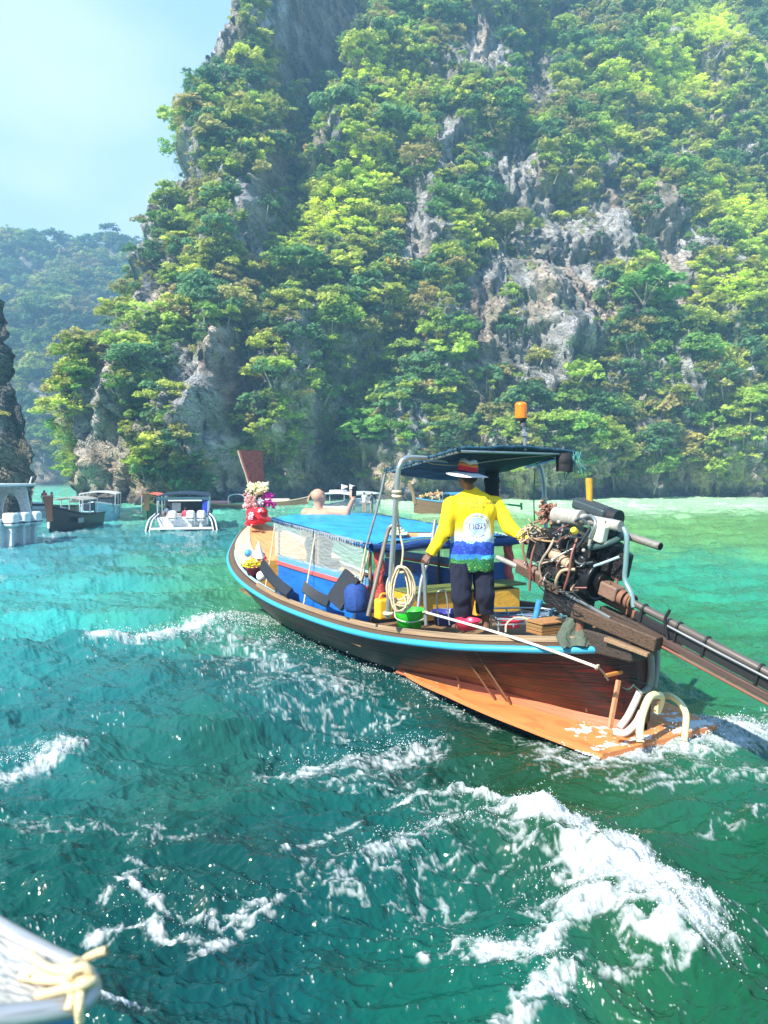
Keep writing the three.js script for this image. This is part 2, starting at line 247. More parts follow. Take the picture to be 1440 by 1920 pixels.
const massif = makeCliff({
  name: 'limestone_cliff', label: 'tall grey limestone cliff overgrown with jungle along the whole lagoon', x0: -46, x1: 88, y1: 100, step: 0.31, bound: true,
  spurs: [
    spur([[112, 945, 66], [165, 700, 70], [240, 560, 74], [280, 430, 80], [355, 250, 88], [430, 90, 96], [510, -80, 106]], 4.5, 0.28, 1),
    spur([[400, 945, 64], [425, 800, 66], [430, 650, 69], [350, 540, 74]], 0.3, 1.5, 1.1),
    spur([[440, 640, 80], [510, 430, 83], [470, 330, 88], [440, 215, 94]], 0.5, 1.3, 1),
    spur([[500, 940, 86], [530, 760, 88], [575, 555, 92]], 0.9, 1.3, 1.3),
    spur([[490, 200, 106], [480, 60, 110], [520, -80, 114]], 0.5, 1.15, 1),
    spur([[740, 925, 103], [650, 840, 104], [560, 720, 106], [610, 560, 108], [690, 420, 111], [665, 250, 118], [700, 100, 124], [745, -80, 130]], 3, 0.25, 1),
    spur([[860, 920, 122], [830, 600, 122], [770, 340, 124], [800, 200, 136]], 1.0, 0.9, 1),
    spur([[1000, 918, 130], [960, 650, 129], [900, 400, 132], [870, 150, 138], [900, -80, 146]], 0.9, 0.9, 1),
    spur([[1150, 916, 136], [1170, 700, 133], [1080, 350, 136], [1200, 250, 138], [1330, 0, 142], [1350, -80, 144]], 1.5, 0.5, 1),
    spur([[1410, 913, 148], [1380, 620, 142], [1400, 300, 142], [1430, -80, 150]], 0.6, 0.7, 1),
    spur([[1640, 912, 150], [1660, -80, 156]], 0.4, 0.4, 1),
  ],
  rocks: [spot(945, 600, 128, 65, 120), spot(1400, 430, 141, 70, 95), spot(1390, 780, 146, 30, 60), spot(850, 690, 126, 30, 60), spot(865, 255, 134, 30, 70), spot(1110, 590, 134, 28, 75), spot(800, 60, 138, 70, 80), spot(235, 400, 78, 22, 110), spot(185, 850, 67, 55, 80),
    spot(380, 720, 67, 60, 90), spot(1360, 170, 140, 35, 95), spot(760, 570, 121, 35, 60), spot(1050, 480, 132, 25, 60), spot(900, 470, 129, 25, 60), spot(600, 140, 126, 70, 90), spot(1390, 330, 141, 40, 40), spot(960, 290, 136, 25, 50),
    spot(1250, 700, 138, 25, 40), spot(330, 330, 87, 30, 60), spot(420, 120, 100, 40, 90), spot(1040, 560, 132, 30, 60), spot(870, 600, 126, 30, 70), spot(1180, 130, 140, 30, 60), spot(820, 420, 126, 25, 40), spot(560, 130, 108, 30, 90), spot(280, 560, 76, 25, 50), spot(470, 420, 84, 20, 60), spot(1280, 640, 138, 30, 50)],
  gullies: [gully([[700, -60, 116], [650, 60, 114], [610, 160, 112], [585, 260, 110]], 4.2, 15), gully([[575, 300, 106], [565, 400, 102], [575, 500, 100]], 2.6, 10), gully([[480, 560, 82], [505, 660, 84], [470, 740, 78], [480, 860, 76]], 2.3, 9), gully([[640, 930, 104], [660, 850, 104]], 4, 8), gully([[1100, 640, 132], [1085, 540, 132], [1060, 470, 132]], 2.2, 5), gully([[1240, 420, 140], [1225, 330, 140], [1245, 250, 141]], 3, 7), gully([[760, 640, 118], [745, 720, 116], [700, 780, 112]], 3, 7), gully([[960, 200, 140], [1010, 140, 140], [1060, 190, 140]], 3, 6), gully([[340, 300, 88], [350, 420, 84]], 2, 6), gully([[1330, 720, 146], [1300, 830, 148]], 3, 6)],
  pale: [spot(195, 850, 67, 40, 90), spot(925, 660, 129, 18, 30), spot(1400, 440, 141, 45, 40), spot(868, 250, 134, 14, 55), spot(1118, 580, 134, 12, 45), spot(735, 280, 123, 40, 22)],
});
const farHill = makeCliff({
  name: 'distant_hill', label: 'hazy wooded hill closing the channel at far left', x0: -190, x1: -70, y1: 90, step: 0.9, rough: 1.4, kmin: 10,
  spurs: [spur([[-60, 925, 250], [-20, 700, 262], [40, 470, 285], [60, 460, 300]], 0.6, 0.4, 2.5, 4), spur([[130, 925, 262], [150, 700, 272], [190, 452, 300]], 0.4, 0.4, 2.5, 4), spur([[80, 930, 190], [95, 760, 205], [90, 640, 222]], 0.9, 1.0, 1.4, 4)],
});
const nearRock = makeCliff({
  name: 'near_rock', label: 'dark overhanging rock wall close by at the left edge', x0: -34, x1: -14, y1: 20, step: 0.2, rough: 0.4, kmin: 2, notch: 0.9, tone: [0.6, 0.64, 0.6],
  spurs: [spur([[20, 918, 41], [20, 600, 41], [20, 100, 41.5]], 0.3, 0.1, 1.4, 0.6)],
  edge: (y) => { const pts = [[-2, 30], [0.5, 34], [1.2, 40], [3.5, 36], [7, 12], [11.5, -14], [14, -45], [20, -120]]; let i = 0; while (i < pts.length - 2 && y > pts[i + 1][0]) i++; const t = clamp((y - pts[i][0]) / (pts[i + 1][0] - pts[i][0])); return (lerp(pts[i][1], pts[i + 1][1], t) - 720) / F * 41 + 0.25 * n2(y * 0.8, 3) + 0.12 * n2(y * 2.5, 5); },
});
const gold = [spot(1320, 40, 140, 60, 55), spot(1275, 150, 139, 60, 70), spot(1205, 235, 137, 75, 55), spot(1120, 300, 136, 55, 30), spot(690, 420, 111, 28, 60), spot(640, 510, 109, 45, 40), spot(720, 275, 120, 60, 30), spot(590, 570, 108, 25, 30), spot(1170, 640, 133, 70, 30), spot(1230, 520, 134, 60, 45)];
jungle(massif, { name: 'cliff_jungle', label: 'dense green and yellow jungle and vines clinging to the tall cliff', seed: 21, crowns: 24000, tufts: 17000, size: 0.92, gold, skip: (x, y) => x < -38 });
jungle(farHill, { name: 'hill_forest', label: 'blue green forest covering the distant hill at far left', seed: 22, crowns: 3600, tufts: 300, size: 2.3, shade: 0.6 });
jungle(nearRock, { name: 'rock_plants', label: 'dark plants and creepers on the near left rock wall', seed: 23, crowns: 60, tufts: 300, size: 0.55, skip: (x, y) => y < 8 && R0() < 0.8 });
// ---------------------------------------------------------------- trees that stand out from the jungle, each a thing with trunk and crown
function cliffTree(px, py, d, R, tone, label, seed) {
  const r = rng(seed), w = P(px, py, d), s = massif.look(w.x, w.y), t = thing('cliff_tree', label, 'tree', s.p.clone().add(V(0, -R * 0.4, 0.2)), 0, 'trees standing out on the cliff');
  const c = V(0, R * 1.25, R * 0.75), gs = [];
  for (let i = 0; i < 22; i++) { const a = r() * 6.283, el = Math.asin(clamp(r() * 1.35 - 0.35, -1, 1)), rr = R * (0.55 + 0.45 * r()), k = R * (0.30 + 0.2 * r()); gs.push(CL[i % 3].clone().scale(k, k * 0.85, k).rotateY(r() * 6).translate(c.x + Math.cos(a) * Math.cos(el) * rr * 1.1, c.y + Math.sin(el) * rr * 0.8, c.z + Math.sin(a) * Math.cos(el) * rr)); }
  const g = mergeGeometries(gs), n = g.attributes.position.count, col = new Float32Array(n * 3), per = Math.floor(n / 22); for (let i = 0; i < n; i++) { const v = 0.8 + 0.4 * Math.abs(Math.sin(Math.floor(i / per) * 7.3)); col.set([tone[0] * v, tone[1] * v, tone[2] * v], i * 3); } g.setAttribute('color', new THREE.BufferAttribute(col, 3));
  obj('crown', g, new THREE.MeshPhysicalMaterial({ vertexColors: true, roughness: 0.9, transmission: 0.45, thickness: 0, specularIntensity: 0.35, side: THREE.DoubleSide }), t);
  const bark = wood(0.30, 0.25, 0.19, 0.9), fork = V(0, R * 0.7, R * 0.45);
  obj('trunk', [rod(V(0, -0.1, -0.2), fork, 0.09 * R, 0.06 * R, 8), ...[-0.6, 0, 0.55].map((x, i) => rod(fork, V(x * R * 0.8, R * (1.3 + 0.15 * i), R * (0.6 + 0.2 * i)), 0.05 * R, 0.02 * R, 6))], bark, t);
}
cliffTree(690, 868, 103, 3.0, [0.16, 0.36, 0.06], 'bright green round tree at the cliff foot above the white flagged boat', 501);
cliffTree(275, 888, 66, 1.3, [0.34, 0.46, 0.05], 'small vivid lime tree low on the cliff above the tour speedboat', 502);
cliffTree(1040, 690, 131, 3.2, [0.17, 0.38, 0.07], 'large fresh green tree beside the bare grey rock right of the beacon', 503);
cliffTree(880, 590, 127, 2.6, [0.30, 0.34, 0.08], 'olive yellow tree growing on the edge of the big bare rock face', 504);
cliffTree(575, 575, 92, 2.4, [0.14, 0.30, 0.08], 'green tree crowning the small spur right of the dark gully', 505);
cliffTree(86, 905, 67, 1.7, [0.26, 0.40, 0.09], 'pale green tree leaning over the water at the left end of the cliff', 506);
cliffTree(1290, 705, 140, 3.3, [0.26, 0.31, 0.09], 'broad olive tree on the right hand part of the cliff behind the engine', 507);
// ---------------------------------------------------------------- sea
const onSea = (px, py) => { const d = EYE * F / (py - HZ); return [(px - 720) / F * d, -d]; };
const HUES = [ // [photo x, photo y, r, g, b] water over sand, weed and reef, with hull shadow and cliff reflections painted in
  [720, 925, 0.34, 0.56, 0.34], [1100, 940, 0.36, 0.58, 0.34], [1440, 930, 0.38, 0.58, 0.36], [1100, 1000, 0.19, 0.48, 0.15], [1440, 1000, 0.15, 0.42, 0.13], [1250, 1080, 0.03, 0.34, 0.22], [1440, 1110, 0.03, 0.33, 0.20],
  [1300, 1180, 0.05, 0.30, 0.08], [1440, 1250, 0.02, 0.27, 0.15], [1300, 1300, 0.035, 0.24, 0.07], [350, 960, 0.12, 0.48, 0.32], [250, 955, 0.12, 0.45, 0.33], [100, 1000, 0.05, 0.28, 0.32], [350, 1010, 0.02, 0.18, 0.22], [60, 1060, 0.05, 0.26, 0.32],
  [40, 1130, 0.05, 0.45, 0.40], [150, 1100, 0.03, 0.30, 0.30], [350, 1080, 0.06, 0.30, 0.12], [430, 1130, 0.06, 0.26, 0.08], [250, 1130, 0.04, 0.26, 0.24], [100, 1250, 0.03, 0.26, 0.26], [300, 1300, 0.02, 0.20, 0.24], [100, 1350, 0.02, 0.20, 0.22],
  [500, 1250, 0.02, 0.14, 0.17], [650, 1330, 0.01, 0.12, 0.12], [330, 1420, 0.03, 0.17, 0.07], [600, 1420, 0.01, 0.12, 0.10], [900, 1400, 0.005, 0.06, 0.06], [950, 1500, 0.03, 0.13, 0.03], [1150, 1540, 0.035, 0.13, 0.035], [1300, 1500, 0.005, 0.12, 0.11],
  [100, 1600, 0.005, 0.10, 0.08], [350, 1600, 0.005, 0.08, 0.07], [150, 1500, 0.01, 0.14, 0.12], [700, 1600, 0.005, 0.15, 0.13], [850, 1700, 0.005, 0.14, 0.14], [600, 1800, 0.003, 0.10, 0.11], [300, 1850, 0.003, 0.09, 0.09], [1400, 1700, 0.01, 0.13, 0.03], [1400, 1880, 0.005, 0.12, 0.06], [800, 1880, 0.005, 0.14, 0.06], [450, 1700, 0.003, 0.08, 0.09],
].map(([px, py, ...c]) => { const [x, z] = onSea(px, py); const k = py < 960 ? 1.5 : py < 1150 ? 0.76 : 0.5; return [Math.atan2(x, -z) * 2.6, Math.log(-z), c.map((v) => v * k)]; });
function hue(x, z) {
  const a = Math.atan2(x, -z) * 2.6 + 0.10 * n2(x * 0.5, z * 0.5) , l = Math.log(Math.max(1.5, Math.hypot(x, z) * Math.cos(Math.atan2(x, -z)))) + 0.10 * n2b(x * 0.6, z * 0.6);
  let w = 1e-6, r = 0, g = 0, b = 0;
  for (const [ha, hl, c] of HUES) { const e = ((a - ha) ** 2 + (l - hl) ** 2) * 11; if (e > 16) continue; const k = Math.exp(-e); w += k; r += k * c[0]; g += k * c[1]; b += k * c[2]; }
  return w < 2e-6 ? [0.02, 0.2, 0.16] : [r / w, g / w, b / w];
}
// strokes of foam and of raised water: points in the photograph laid on the water, half width in metres, strength
const stroke = (pts, w, s, h = 0) => { const p = pts.map(([x, y]) => onSea(x, y)); let bx0 = 1e9, bx1 = -1e9, bz0 = 1e9, bz1 = -1e9; for (const [x, z] of p) { bx0 = Math.min(bx0, x); bx1 = Math.max(bx1, x); bz0 = Math.min(bz0, z); bz1 = Math.max(bz1, z); } const m = w * 6.5; return { p, w, s, h, bx0: bx0 - m, bx1: bx1 + m, bz0: bz0 - m, bz1: bz1 + m }; };
function near(k, x, z) { // distance to the stroke over its width
  if (x < k.bx0 || x > k.bx1 || z < k.bz0 || z > k.bz1) return 9;
  let best = 1e9; for (let i = 0; i < k.p.length - 1; i++) { const [ax, az] = k.p[i], [bx, bz] = k.p[i + 1], ux = bx - ax, uz = bz - az, t = clamp(((x - ax) * ux + (z - az) * uz) / (ux * ux + uz * uz)), d = (x - ax - ux * t) ** 2 + (z - az - uz * t) ** 2; if (d < best) best = d; }
  return Math.sqrt(best) / k.w;
}
const STROKES = [
  stroke([[195, 1216], [250, 1212], [330, 1192], [410, 1172]], 0.30, 1.15, 0.16), stroke([[400, 1172], [450, 1160], [500, 1172]], 0.4, 0.75, 0.1), stroke([[420, 1190], [520, 1250], [640, 1300]], 0.6, 0.62, 0.05), stroke([[440, 1250], [520, 1300], [600, 1330]], 0.7, 0.42),
  stroke([[-20, 1440], [50, 1420], [130, 1392]], 0.17, 1.0, 0.06), stroke([[-20, 1395], [60, 1390]], 0.12, 0.7), stroke([[560, 1215], [640, 1245], [740, 1275], [860, 1335], [980, 1385], [1100, 1432]], 0.12, 0.55, 0.03),
  stroke([[520, 1440], [640, 1425], [740, 1400], [800, 1385]], 0.24, 0.8, 0.12), stroke([[560, 1360], [650, 1345], [760, 1330]], 0.25, 0.5),
  stroke([[1060, 1425], [1200, 1425], [1320, 1400], [1450, 1380]], 0.30, 1.0, 0.09), stroke([[1300, 1365], [1370, 1372]], 0.2, 0.9, 0.05), stroke([[1230, 1370], [1350, 1370], [1450, 1360]], 0.25, 0.7, 0.05), stroke([[1180, 1470], [1330, 1460], [1450, 1450]], 0.22, 0.6), stroke([[1330, 1560], [1440, 1530]], 0.12, 0.5), stroke([[1075, 1395], [1130, 1380], [1180, 1390]], 0.13, 1.1, 0.05),
  stroke([[730, 1540], [800, 1510], [870, 1492], [910, 1500]], 0.07, 0.9, 0.13), stroke([[700, 1640], [770, 1610], [840, 1570], [960, 1568], [1020, 1580]], 0.11, 0.72, 0.14), stroke([[890, 1520], [950, 1560]], 0.07, 0.9, 0.1),
  stroke([[1000, 1580], [1080, 1605], [1160, 1640], [1230, 1690], [1290, 1730], [1315, 1790]], 0.16, 1.4, 0.22), stroke([[1080, 1660], [1180, 1700], [1260, 1760]], 0.22, 1.35, 0.13), stroke([[1020, 1720], [1130, 1740], [1270, 1820]], 0.15, 1.1, 0.06), stroke([[940, 1600], [1050, 1660], [1100, 1690]], 0.14, 0.62, 0.08),
  stroke([[870, 1780], [920, 1800], [1000, 1810], [1100, 1750]], 0.105, 1.05, 0.05), stroke([[960, 1930], [1010, 1890], [1050, 1860]], 0.10, 1.15, 0.05), stroke([[790, 1782], [800, 1790]], 0.035, 1.1, 0.02), stroke([[1100, 1830], [1180, 1850], [1260, 1800]], 0.07, 0.6),
  stroke([[200, 1690], [240, 1665], [280, 1700], [330, 1730], [420, 1740], [520, 1700]], 0.055, 0.85), stroke([[170, 1760], [230, 1745], [280, 1735], [310, 1760], [360, 1765]], 0.055, 0.9), stroke([[360, 1800], [400, 1775], [470, 1740], [510, 1720]], 0.045, 0.75), stroke([[240, 1640], [300, 1665]], 0.035, 0.6), stroke([[530, 1625], [600, 1600], [680, 1580]], 0.06, 0.6),
  stroke([[1330, 1685], [1400, 1730], [1440, 1760]], 0.02, 0.6), stroke([[150, 1915], [280, 1905]], 0.04, 0.9), stroke([[60, 1570], [200, 1560], [380, 1580]], 0.2, 0.38), stroke([[620, 1660], [800, 1680], [900, 1640]], 0.28, 0.48), stroke([[560, 1450], [760, 1440]], 0.3, 0.5),
  stroke([[0, 1008], [70, 1005], [130, 1000], [170, 998]], 0.9, 0.7, 0.05), stroke([[300, 992], [420, 996]], 1.0, 0.55, 0.05), stroke([[640, 1470], [720, 1480], [860, 1560]], 0.25, 0.45),
  // raised and hollow water without foam
  stroke([[-60, 1330], [200, 1285], [460, 1255]], 0.7, 0, 0.11), stroke([[-60, 1560], [300, 1520], [700, 1480], [900, 1470]], 0.35, 0, 0.12), stroke([[0, 1240], [180, 1215]], 0.5, 0, 0.1), stroke([[900, 1440], [1100, 1500], [1400, 1620]], 0.35, 0, -0.14), stroke([[600, 1720], [800, 1740], [860, 1720]], 0.22, 0, -0.10), stroke([[1340, 1640], [1500, 1760]], 0.3, 0, -0.08), stroke([[200, 1460], [500, 1400]], 0.4, 0, -0.1),
];
const TRAINS = (() => { const r = rng(15), a = []; for (let i = 0; i < 16; i++) { const wl = 0.28 * Math.pow(1.22, i) * (0.9 + 0.2 * r()), th = 0.25 + (r() + r() - 1) * 1.15, k = 2 * Math.PI / wl; a.push([Math.sin(th) * k, Math.cos(th) * k, 0.021 * wl * (wl > 2.5 ? 0.7 : 1), k]); } return a; })();
const BOATAX = [2.42, -7.2, -0.51, -0.86];
function sea(x, z) { // [height, foam]
  const r = Math.hypot(x, z), fade = 1 / (1 + (r / 90) ** 2);
  const wx = x + 0.25 * n2(x * 0.5, z * 0.5), wz = z + 0.25 * n2b(x * 0.5, z * 0.5);
  let h = 0.06 * n2(wx * 0.32 + 5, wz * 0.42) + 0.045 * (0.5 - Math.abs(n2b(wx * 0.55, wz * 0.8))) * 2 + 0.030 * (0.5 - Math.abs(n2(wx * 1.35 + 9, wz * 2.2))) * 2;
  const gust = 0.7 + 0.6 * n2(x * 0.21 + 8, z * 0.21), px = x + 0.35 * n2b(x * 0.33, z * 0.33), pz = z + 0.35 * n2(x * 0.33 + 4, z * 0.33);
  for (const [kx, kz, am, k] of TRAINS) { if (k * r > 700) continue; const s = Math.sin(kx * px + kz * pz + k); h += am * gust * (0.5 - Math.pow(0.5 - 0.5 * s, 0.7)) * 2; }
  if (r < 60) h += 0.012 * (0.5 - Math.abs(n2b(wx * 3.1, wz * 4.0))) * 2;
  if (r < 22) h += 0.0068 * (0.5 - Math.abs(n2(wx * 7.5, wz * 9))) * 2;
  if (r < 10) h += 0.0022 * n2b(x * 17, z * 19);
  let f = 0, best = 0, lift = 0;
  for (const k of STROKES) { const d = near(k, x, z); if (k.h && d < 6.5) lift += k.h * 0.55 * Math.exp(-d * d / (k.s ? 5 : 1.2)); if (d < 2.4) { const e = Math.exp(-d * d * 0.9); if (k.s) f = Math.max(f, k.s * e); } }
  const bs = (x - BOATAX[0]) * BOATAX[2] + (z - BOATAX[1]) * BOATAX[3], bb = -(x - BOATAX[0]) * BOATAX[3] + (z - BOATAX[1]) * BOATAX[2], inB = sst(1.9, 1.2, Math.abs(bb)) * sst(-1.4, -0.4, bs) * sst(10.5, 9, bs);
  h = h * (1 - 0.75 * inB) + lift * (1 + 0.35 * n2(x * 1.6, z * 1.6));
  // lace: foam breaks up along cells
  const ax = x + 0.10 * n2(x * 3, z * 3), az = z + 0.10 * n2b(x * 3, z * 3), sc = r > 14 ? 0.5 : 1;
  const cell = 1 - Math.abs(n2(ax * 2.9 * sc, az * 2.9 * sc)) * 2.4, cell2 = 1 - Math.abs(n2b(ax * 6.8 * sc + 0.3 * n2(ax * 5, az * 5), az * 6.8 * sc)) * 2.2, grit = n2(x * 19 * sc, z * 19 * sc), fine = n2b(x * 47 * sc, z * 47 * sc);
  const thick = f * 1.25 + 0.42 * cell + 0.30 * cell2 + 0.20 * grit + 0.16 * fine - 0.70;
  let foam = f < 0.04 ? 0 : clamp(0.45 * sst(0.0, 0.38, thick) + 0.55 * sst(0.30, 1.0, thick)) * sst(0.05, 0.25, f);
  const fleck = n2b(x * 26, z * 26) + 0.5 * n2(x * 47, z * 47) + 0.55 * n2(x * 0.9 + 30, z * 0.9) - 0.25; // stray white flecks: bits of foam and painted sparkle
  if (r < 12) foam = Math.max(foam, 0.9 * sst(1.0, 1.2, fleck));
  if (foam > 0.01 && r < 30) h += foam * (0.004 + 0.022 * Math.min(1, f) * (0.5 + 0.5 * n2(x * 6, z * 6)) + 0.010 * Math.abs(n2b(x * 13, z * 13)) + 0.005 * n2b(x * 30, z * 30));
  return [h * (0.25 + 0.75 * fade), foam];
}
{
  const rad = [0, 1, 1.8, 2.4, 2.8]; let r = 3.0; while (r < 210) { rad.push(r); r += clamp(r * r * 5.6e-4, 0.0085, 0.9); } while (r < 420) { rad.push(r); r += 15; } rad.push(430);
  const ang = []; for (let a = -180; a < -42; a += 6) ang.push(a); for (let a = -42; a < -29; a += 0.4) ang.push(a); for (let a = -29; a < 29; a += 0.078) ang.push(a); for (let a = 29; a < 42; a += 0.4) ang.push(a); for (let a = 42; a <= 180.1; a += 6) ang.push(Math.min(180, a));
  const na = ang.length, nr = rad.length, pos = new Float32Array(na * nr * 3), col = new Float32Array(na * nr * 3), uv = new Float32Array(na * nr * 2), foam = new Float32Array(na * nr);
  for (let i = 0; i < nr; i++) for (let j = 0; j < na; j++) {
    const a = ang[j] * Math.PI / 180, x = Math.sin(a) * rad[i], z = -Math.cos(a) * rad[i], k = i * na + j, seen = Math.abs(ang[j]) < 42 && rad[i] > 2.9;
    const [h, f] = seen ? sea(x, z) : [0, 0], c = hue(x, z), v = 1 + 0.18 * n2(x * 0.35 + 3, z * 0.4);
    pos.set([x, h, z], k * 3); uv.set([x / 1.7, z / 1.7], k * 2); foam[k] = f;
    const fv = f > 0.01 ? 0.46 + 0.04 * n2(x * 4, z * 4) + 0.09 * n2b(x * 11, z * 11) + 0.08 * n2(x * 29, z * 29) : 0; col.set([lerp(c[0] * v, fv * 0.94, f), lerp(c[1] * v, fv, f), lerp(c[2] * v, fv, f)], k * 3);
  }
  const clear = [], white = [];
  for (let i = 0; i < nr - 1; i++) for (let j = 0; j < na - 1; j++) { const a = i * na + j, t = (foam[a] + foam[a + 1] + foam[a + na] + foam[a + na + 1]) / 4 > 0.6 ? white : clear; t.push(a, a + 1, a + na, a + 1, a + na + 1, a + na); }
  const g = new THREE.BufferGeometry();
  g.setAttribute('position', new THREE.BufferAttribute(pos, 3)); g.setAttribute('color', new THREE.BufferAttribute(col, 3)); g.setAttribute('uv', new THREE.BufferAttribute(uv, 2));
  const ix = new Uint32Array(clear.length + white.length); ix.set(clear); ix.set(white, clear.length); g.setIndex(new THREE.BufferAttribute(ix, 1));
  g.addGroup(0, clear.length, 0); g.addGroup(clear.length, white.length, 1); g.computeVertexNormals();
  const rip = texture(512, 512, (u, v) => { let s = 0, a = 0.5; for (let i = 0, f = 5; i < 5; i++, f *= 1.9, a *= 0.55) s += a * (1 - 2 * Math.abs(tileN(u, v, f, i * 11 + 1))); const w = 0.5 + 0.45 * s; return [w, w, w]; });
  const wm = new THREE.MeshPhysicalMaterial({ vertexColors: true, roughness: 0.04, ior: 1.33, specularIntensity: 1, bumpMap: rip, bumpScale: 0.030, side: THREE.DoubleSide });
  const fm = new THREE.MeshStandardMaterial({ vertexColors: true, roughness: 0.85, bumpMap: bumpy, bumpScale: 0.035, side: THREE.DoubleSide });
  const m = shade(new THREE.Mesh(g, [wm, fm])); m.name = 'sea'; tag(m, 'choppy emerald and turquoise sea with white foam', null, null, 'structure'); scene.add(m);
}

{ // spray thrown up along the crests, the bow wave and the wet hull
  const r = rng(404), M = new THREE.Matrix4(), list = [], q = new THREE.Quaternion();
  const fling = (pts, n, spread, up, size, base = 0) => { const p = pts.map(([x, y]) => onSea(x, y)); for (let i = 0; i < n * 0.6; i++) { const k = Math.floor(r() * (p.length - 1)), t = r(), x = lerp(p[k][0], p[k + 1][0], t) + (r() + r() + r() - 1.5) * spread, z = lerp(p[k][1], p[k + 1][1], t) + (r() + r() + r() - 1.5) * spread, s = size * 0.62 * (0.4 + r() * r()); list.push(M.compose(V(x, Math.max(base, sea(x, z)[0]) + up * r() * r() * r(), z), q, V(s, s, s)).toArray()); } };
  fling([[1000, 1580], [1160, 1640], [1290, 1730], [1315, 1790]], 2600, 0.22, 0.10, 0.0055); fling([[1020, 1690], [1200, 1720], [1270, 1800]], 1500, 0.35, 0.06, 0.005); fling([[870, 1780], [1000, 1810], [1050, 1860]], 900, 0.2, 0.05, 0.0045); fling([[730, 1540], [870, 1492], [950, 1560], [1020, 1580]], 900, 0.15, 0.09, 0.005);
  fling([[195, 1216], [330, 1192], [410, 1172], [500, 1180]], 1900, 0.5, 0.24, 0.014); fling([[470, 1185], [600, 1225], [740, 1275], [860, 1335]], 1500, 0.35, 0.32, 0.010); fling([[1080, 1410], [1200, 1415], [1330, 1390], [1440, 1375]], 1800, 0.3, 0.14, 0.008); fling([[520, 1440], [740, 1400], [800, 1385]], 600, 0.25, 0.1, 0.008); fling([[1075, 1385], [1130, 1378], [1185, 1385]], 3800, 0.13, 0.07, 0.012, 0.075); fling([[1240, 1385], [1340, 1372]], 1800, 0.16, 0.06, 0.012, 0.07); fling([[0, 1430], [130, 1392]], 500, 0.2, 0.08, 0.008); fling([[200, 1690], [330, 1730], [520, 1700]], 500, 0.3, 0.03, 0.0045); fling([[700, 1640], [840, 1570], [960, 1568]], 700, 0.2, 0.06, 0.005);
  const m = shade(new THREE.InstancedMesh(new THREE.IcosahedronGeometry(1, 1), mat(0.62, 0.66, 0.68, 0.3), list.length)); list.forEach((a, i) => m.setMatrixAt(i, M.fromArray(a))); m.name = 'sea_spray'; tag(m, 'white droplets of spray over the wave crests and beside the hull', 'spray', null, 'stuff'); scene.add(m);
}
// ---------------------------------------------------------------- the longtail boat (local: x to starboard, y up, z aft)
const STERN = V(2.42, 0, -7.2), TURN = Math.atan2(0.5, 0.866);
const boat = thing('longtail_boat', 'large wooden longtail boat with blue rail, blue tarp roof and orange stern ledge, heading away', 'boat', STERN, TURN);
const toBoat = (v) => v.clone().sub(STERN).applyAxisAngle(V(0, 1, 0), -TURN);
const toWorld = (v) => v.clone().applyAxisAngle(V(0, 1, 0), TURN).add(STERN);
const L = (s, b, y) => V(-b, y, -s);                               // s metres forward of the stern, b to port
const B = (px, py, d) => toBoat(P(px, py, d));
const table = (t) => (s) => { let i = 0; while (i < t.length - 2 && s > t[i + 1][0]) i++; const p0 = t[Math.max(0, i - 1)], p1 = t[i], p2 = t[i + 1], p3 = t[Math.min(t.length - 1, i + 2)], u = clamp((s - p1[0]) / (p2[0] - p1[0])), m1 = (p2[1] - p0[1]) / (p2[0] - p0[0] || 1) * (p2[0] - p1[0]), m2 = (p3[1] - p1[1]) / (p3[0] - p1[0] || 1) * (p2[0] - p1[0]); return (2 * u ** 3 - 3 * u * u + 1) * p1[1] + (u ** 3 - 2 * u * u + u) * m1 + (3 * u * u - 2 * u ** 3) * p2[1] + (u ** 3 - u * u) * m2; };
const halfBeam = table([[0, 0.13], [0.15, 0.42], [0.35, 0.66], [0.6, 0.86], [1.3, 1.2], [2.6, 1.38], [4.4, 1.36], [6.3, 1.26], [8, 1.13], [9.0, 0.94], [9.6, 0.62], [9.95, 0.34], [10.2, 0.06]]);
const sheer = table([[0, 0.95], [0.6, 0.90], [1.5, 0.81], [2.8, 0.70], [4.4, 0.63], [6.3, 0.62], [8, 0.75], [9, 0.97], [9.6, 1.2], [10.2, 1.52]]);
const lowBeam = table([[0, 0.05], [0.6, 0.36], [1.65, 0.68], [3, 0.92], [5, 0.95], [7, 0.8], [8.6, 0.45], [9.6, 0.15], [10.2, 0.02]]);
const lowY = table([[0, 0.2], [1.65, 0.26], [3, 0.18], [7, 0.1], [8.6, 0.2], [9.6, 0.6], [10.2, 1.0]]);
const SS = []; for (let s = 0; s <= 10.2001; s += 0.08) SS.push(s);
const hullRow = (s, side, inset = 0) => { const b = halfBeam(s), g = sheer(s), lb = lowBeam(s), ly = lowY(s), r = []; for (let i = 0; i <= 8; i++) { const t = i / 8, bulge = 0.07 * Math.sin(t * Math.PI) * clamp(s); r.push(L(s, side * Math.max(0.01, lerp(b, lb, t) + bulge - inset), lerp(g, ly, t))); } return r; };
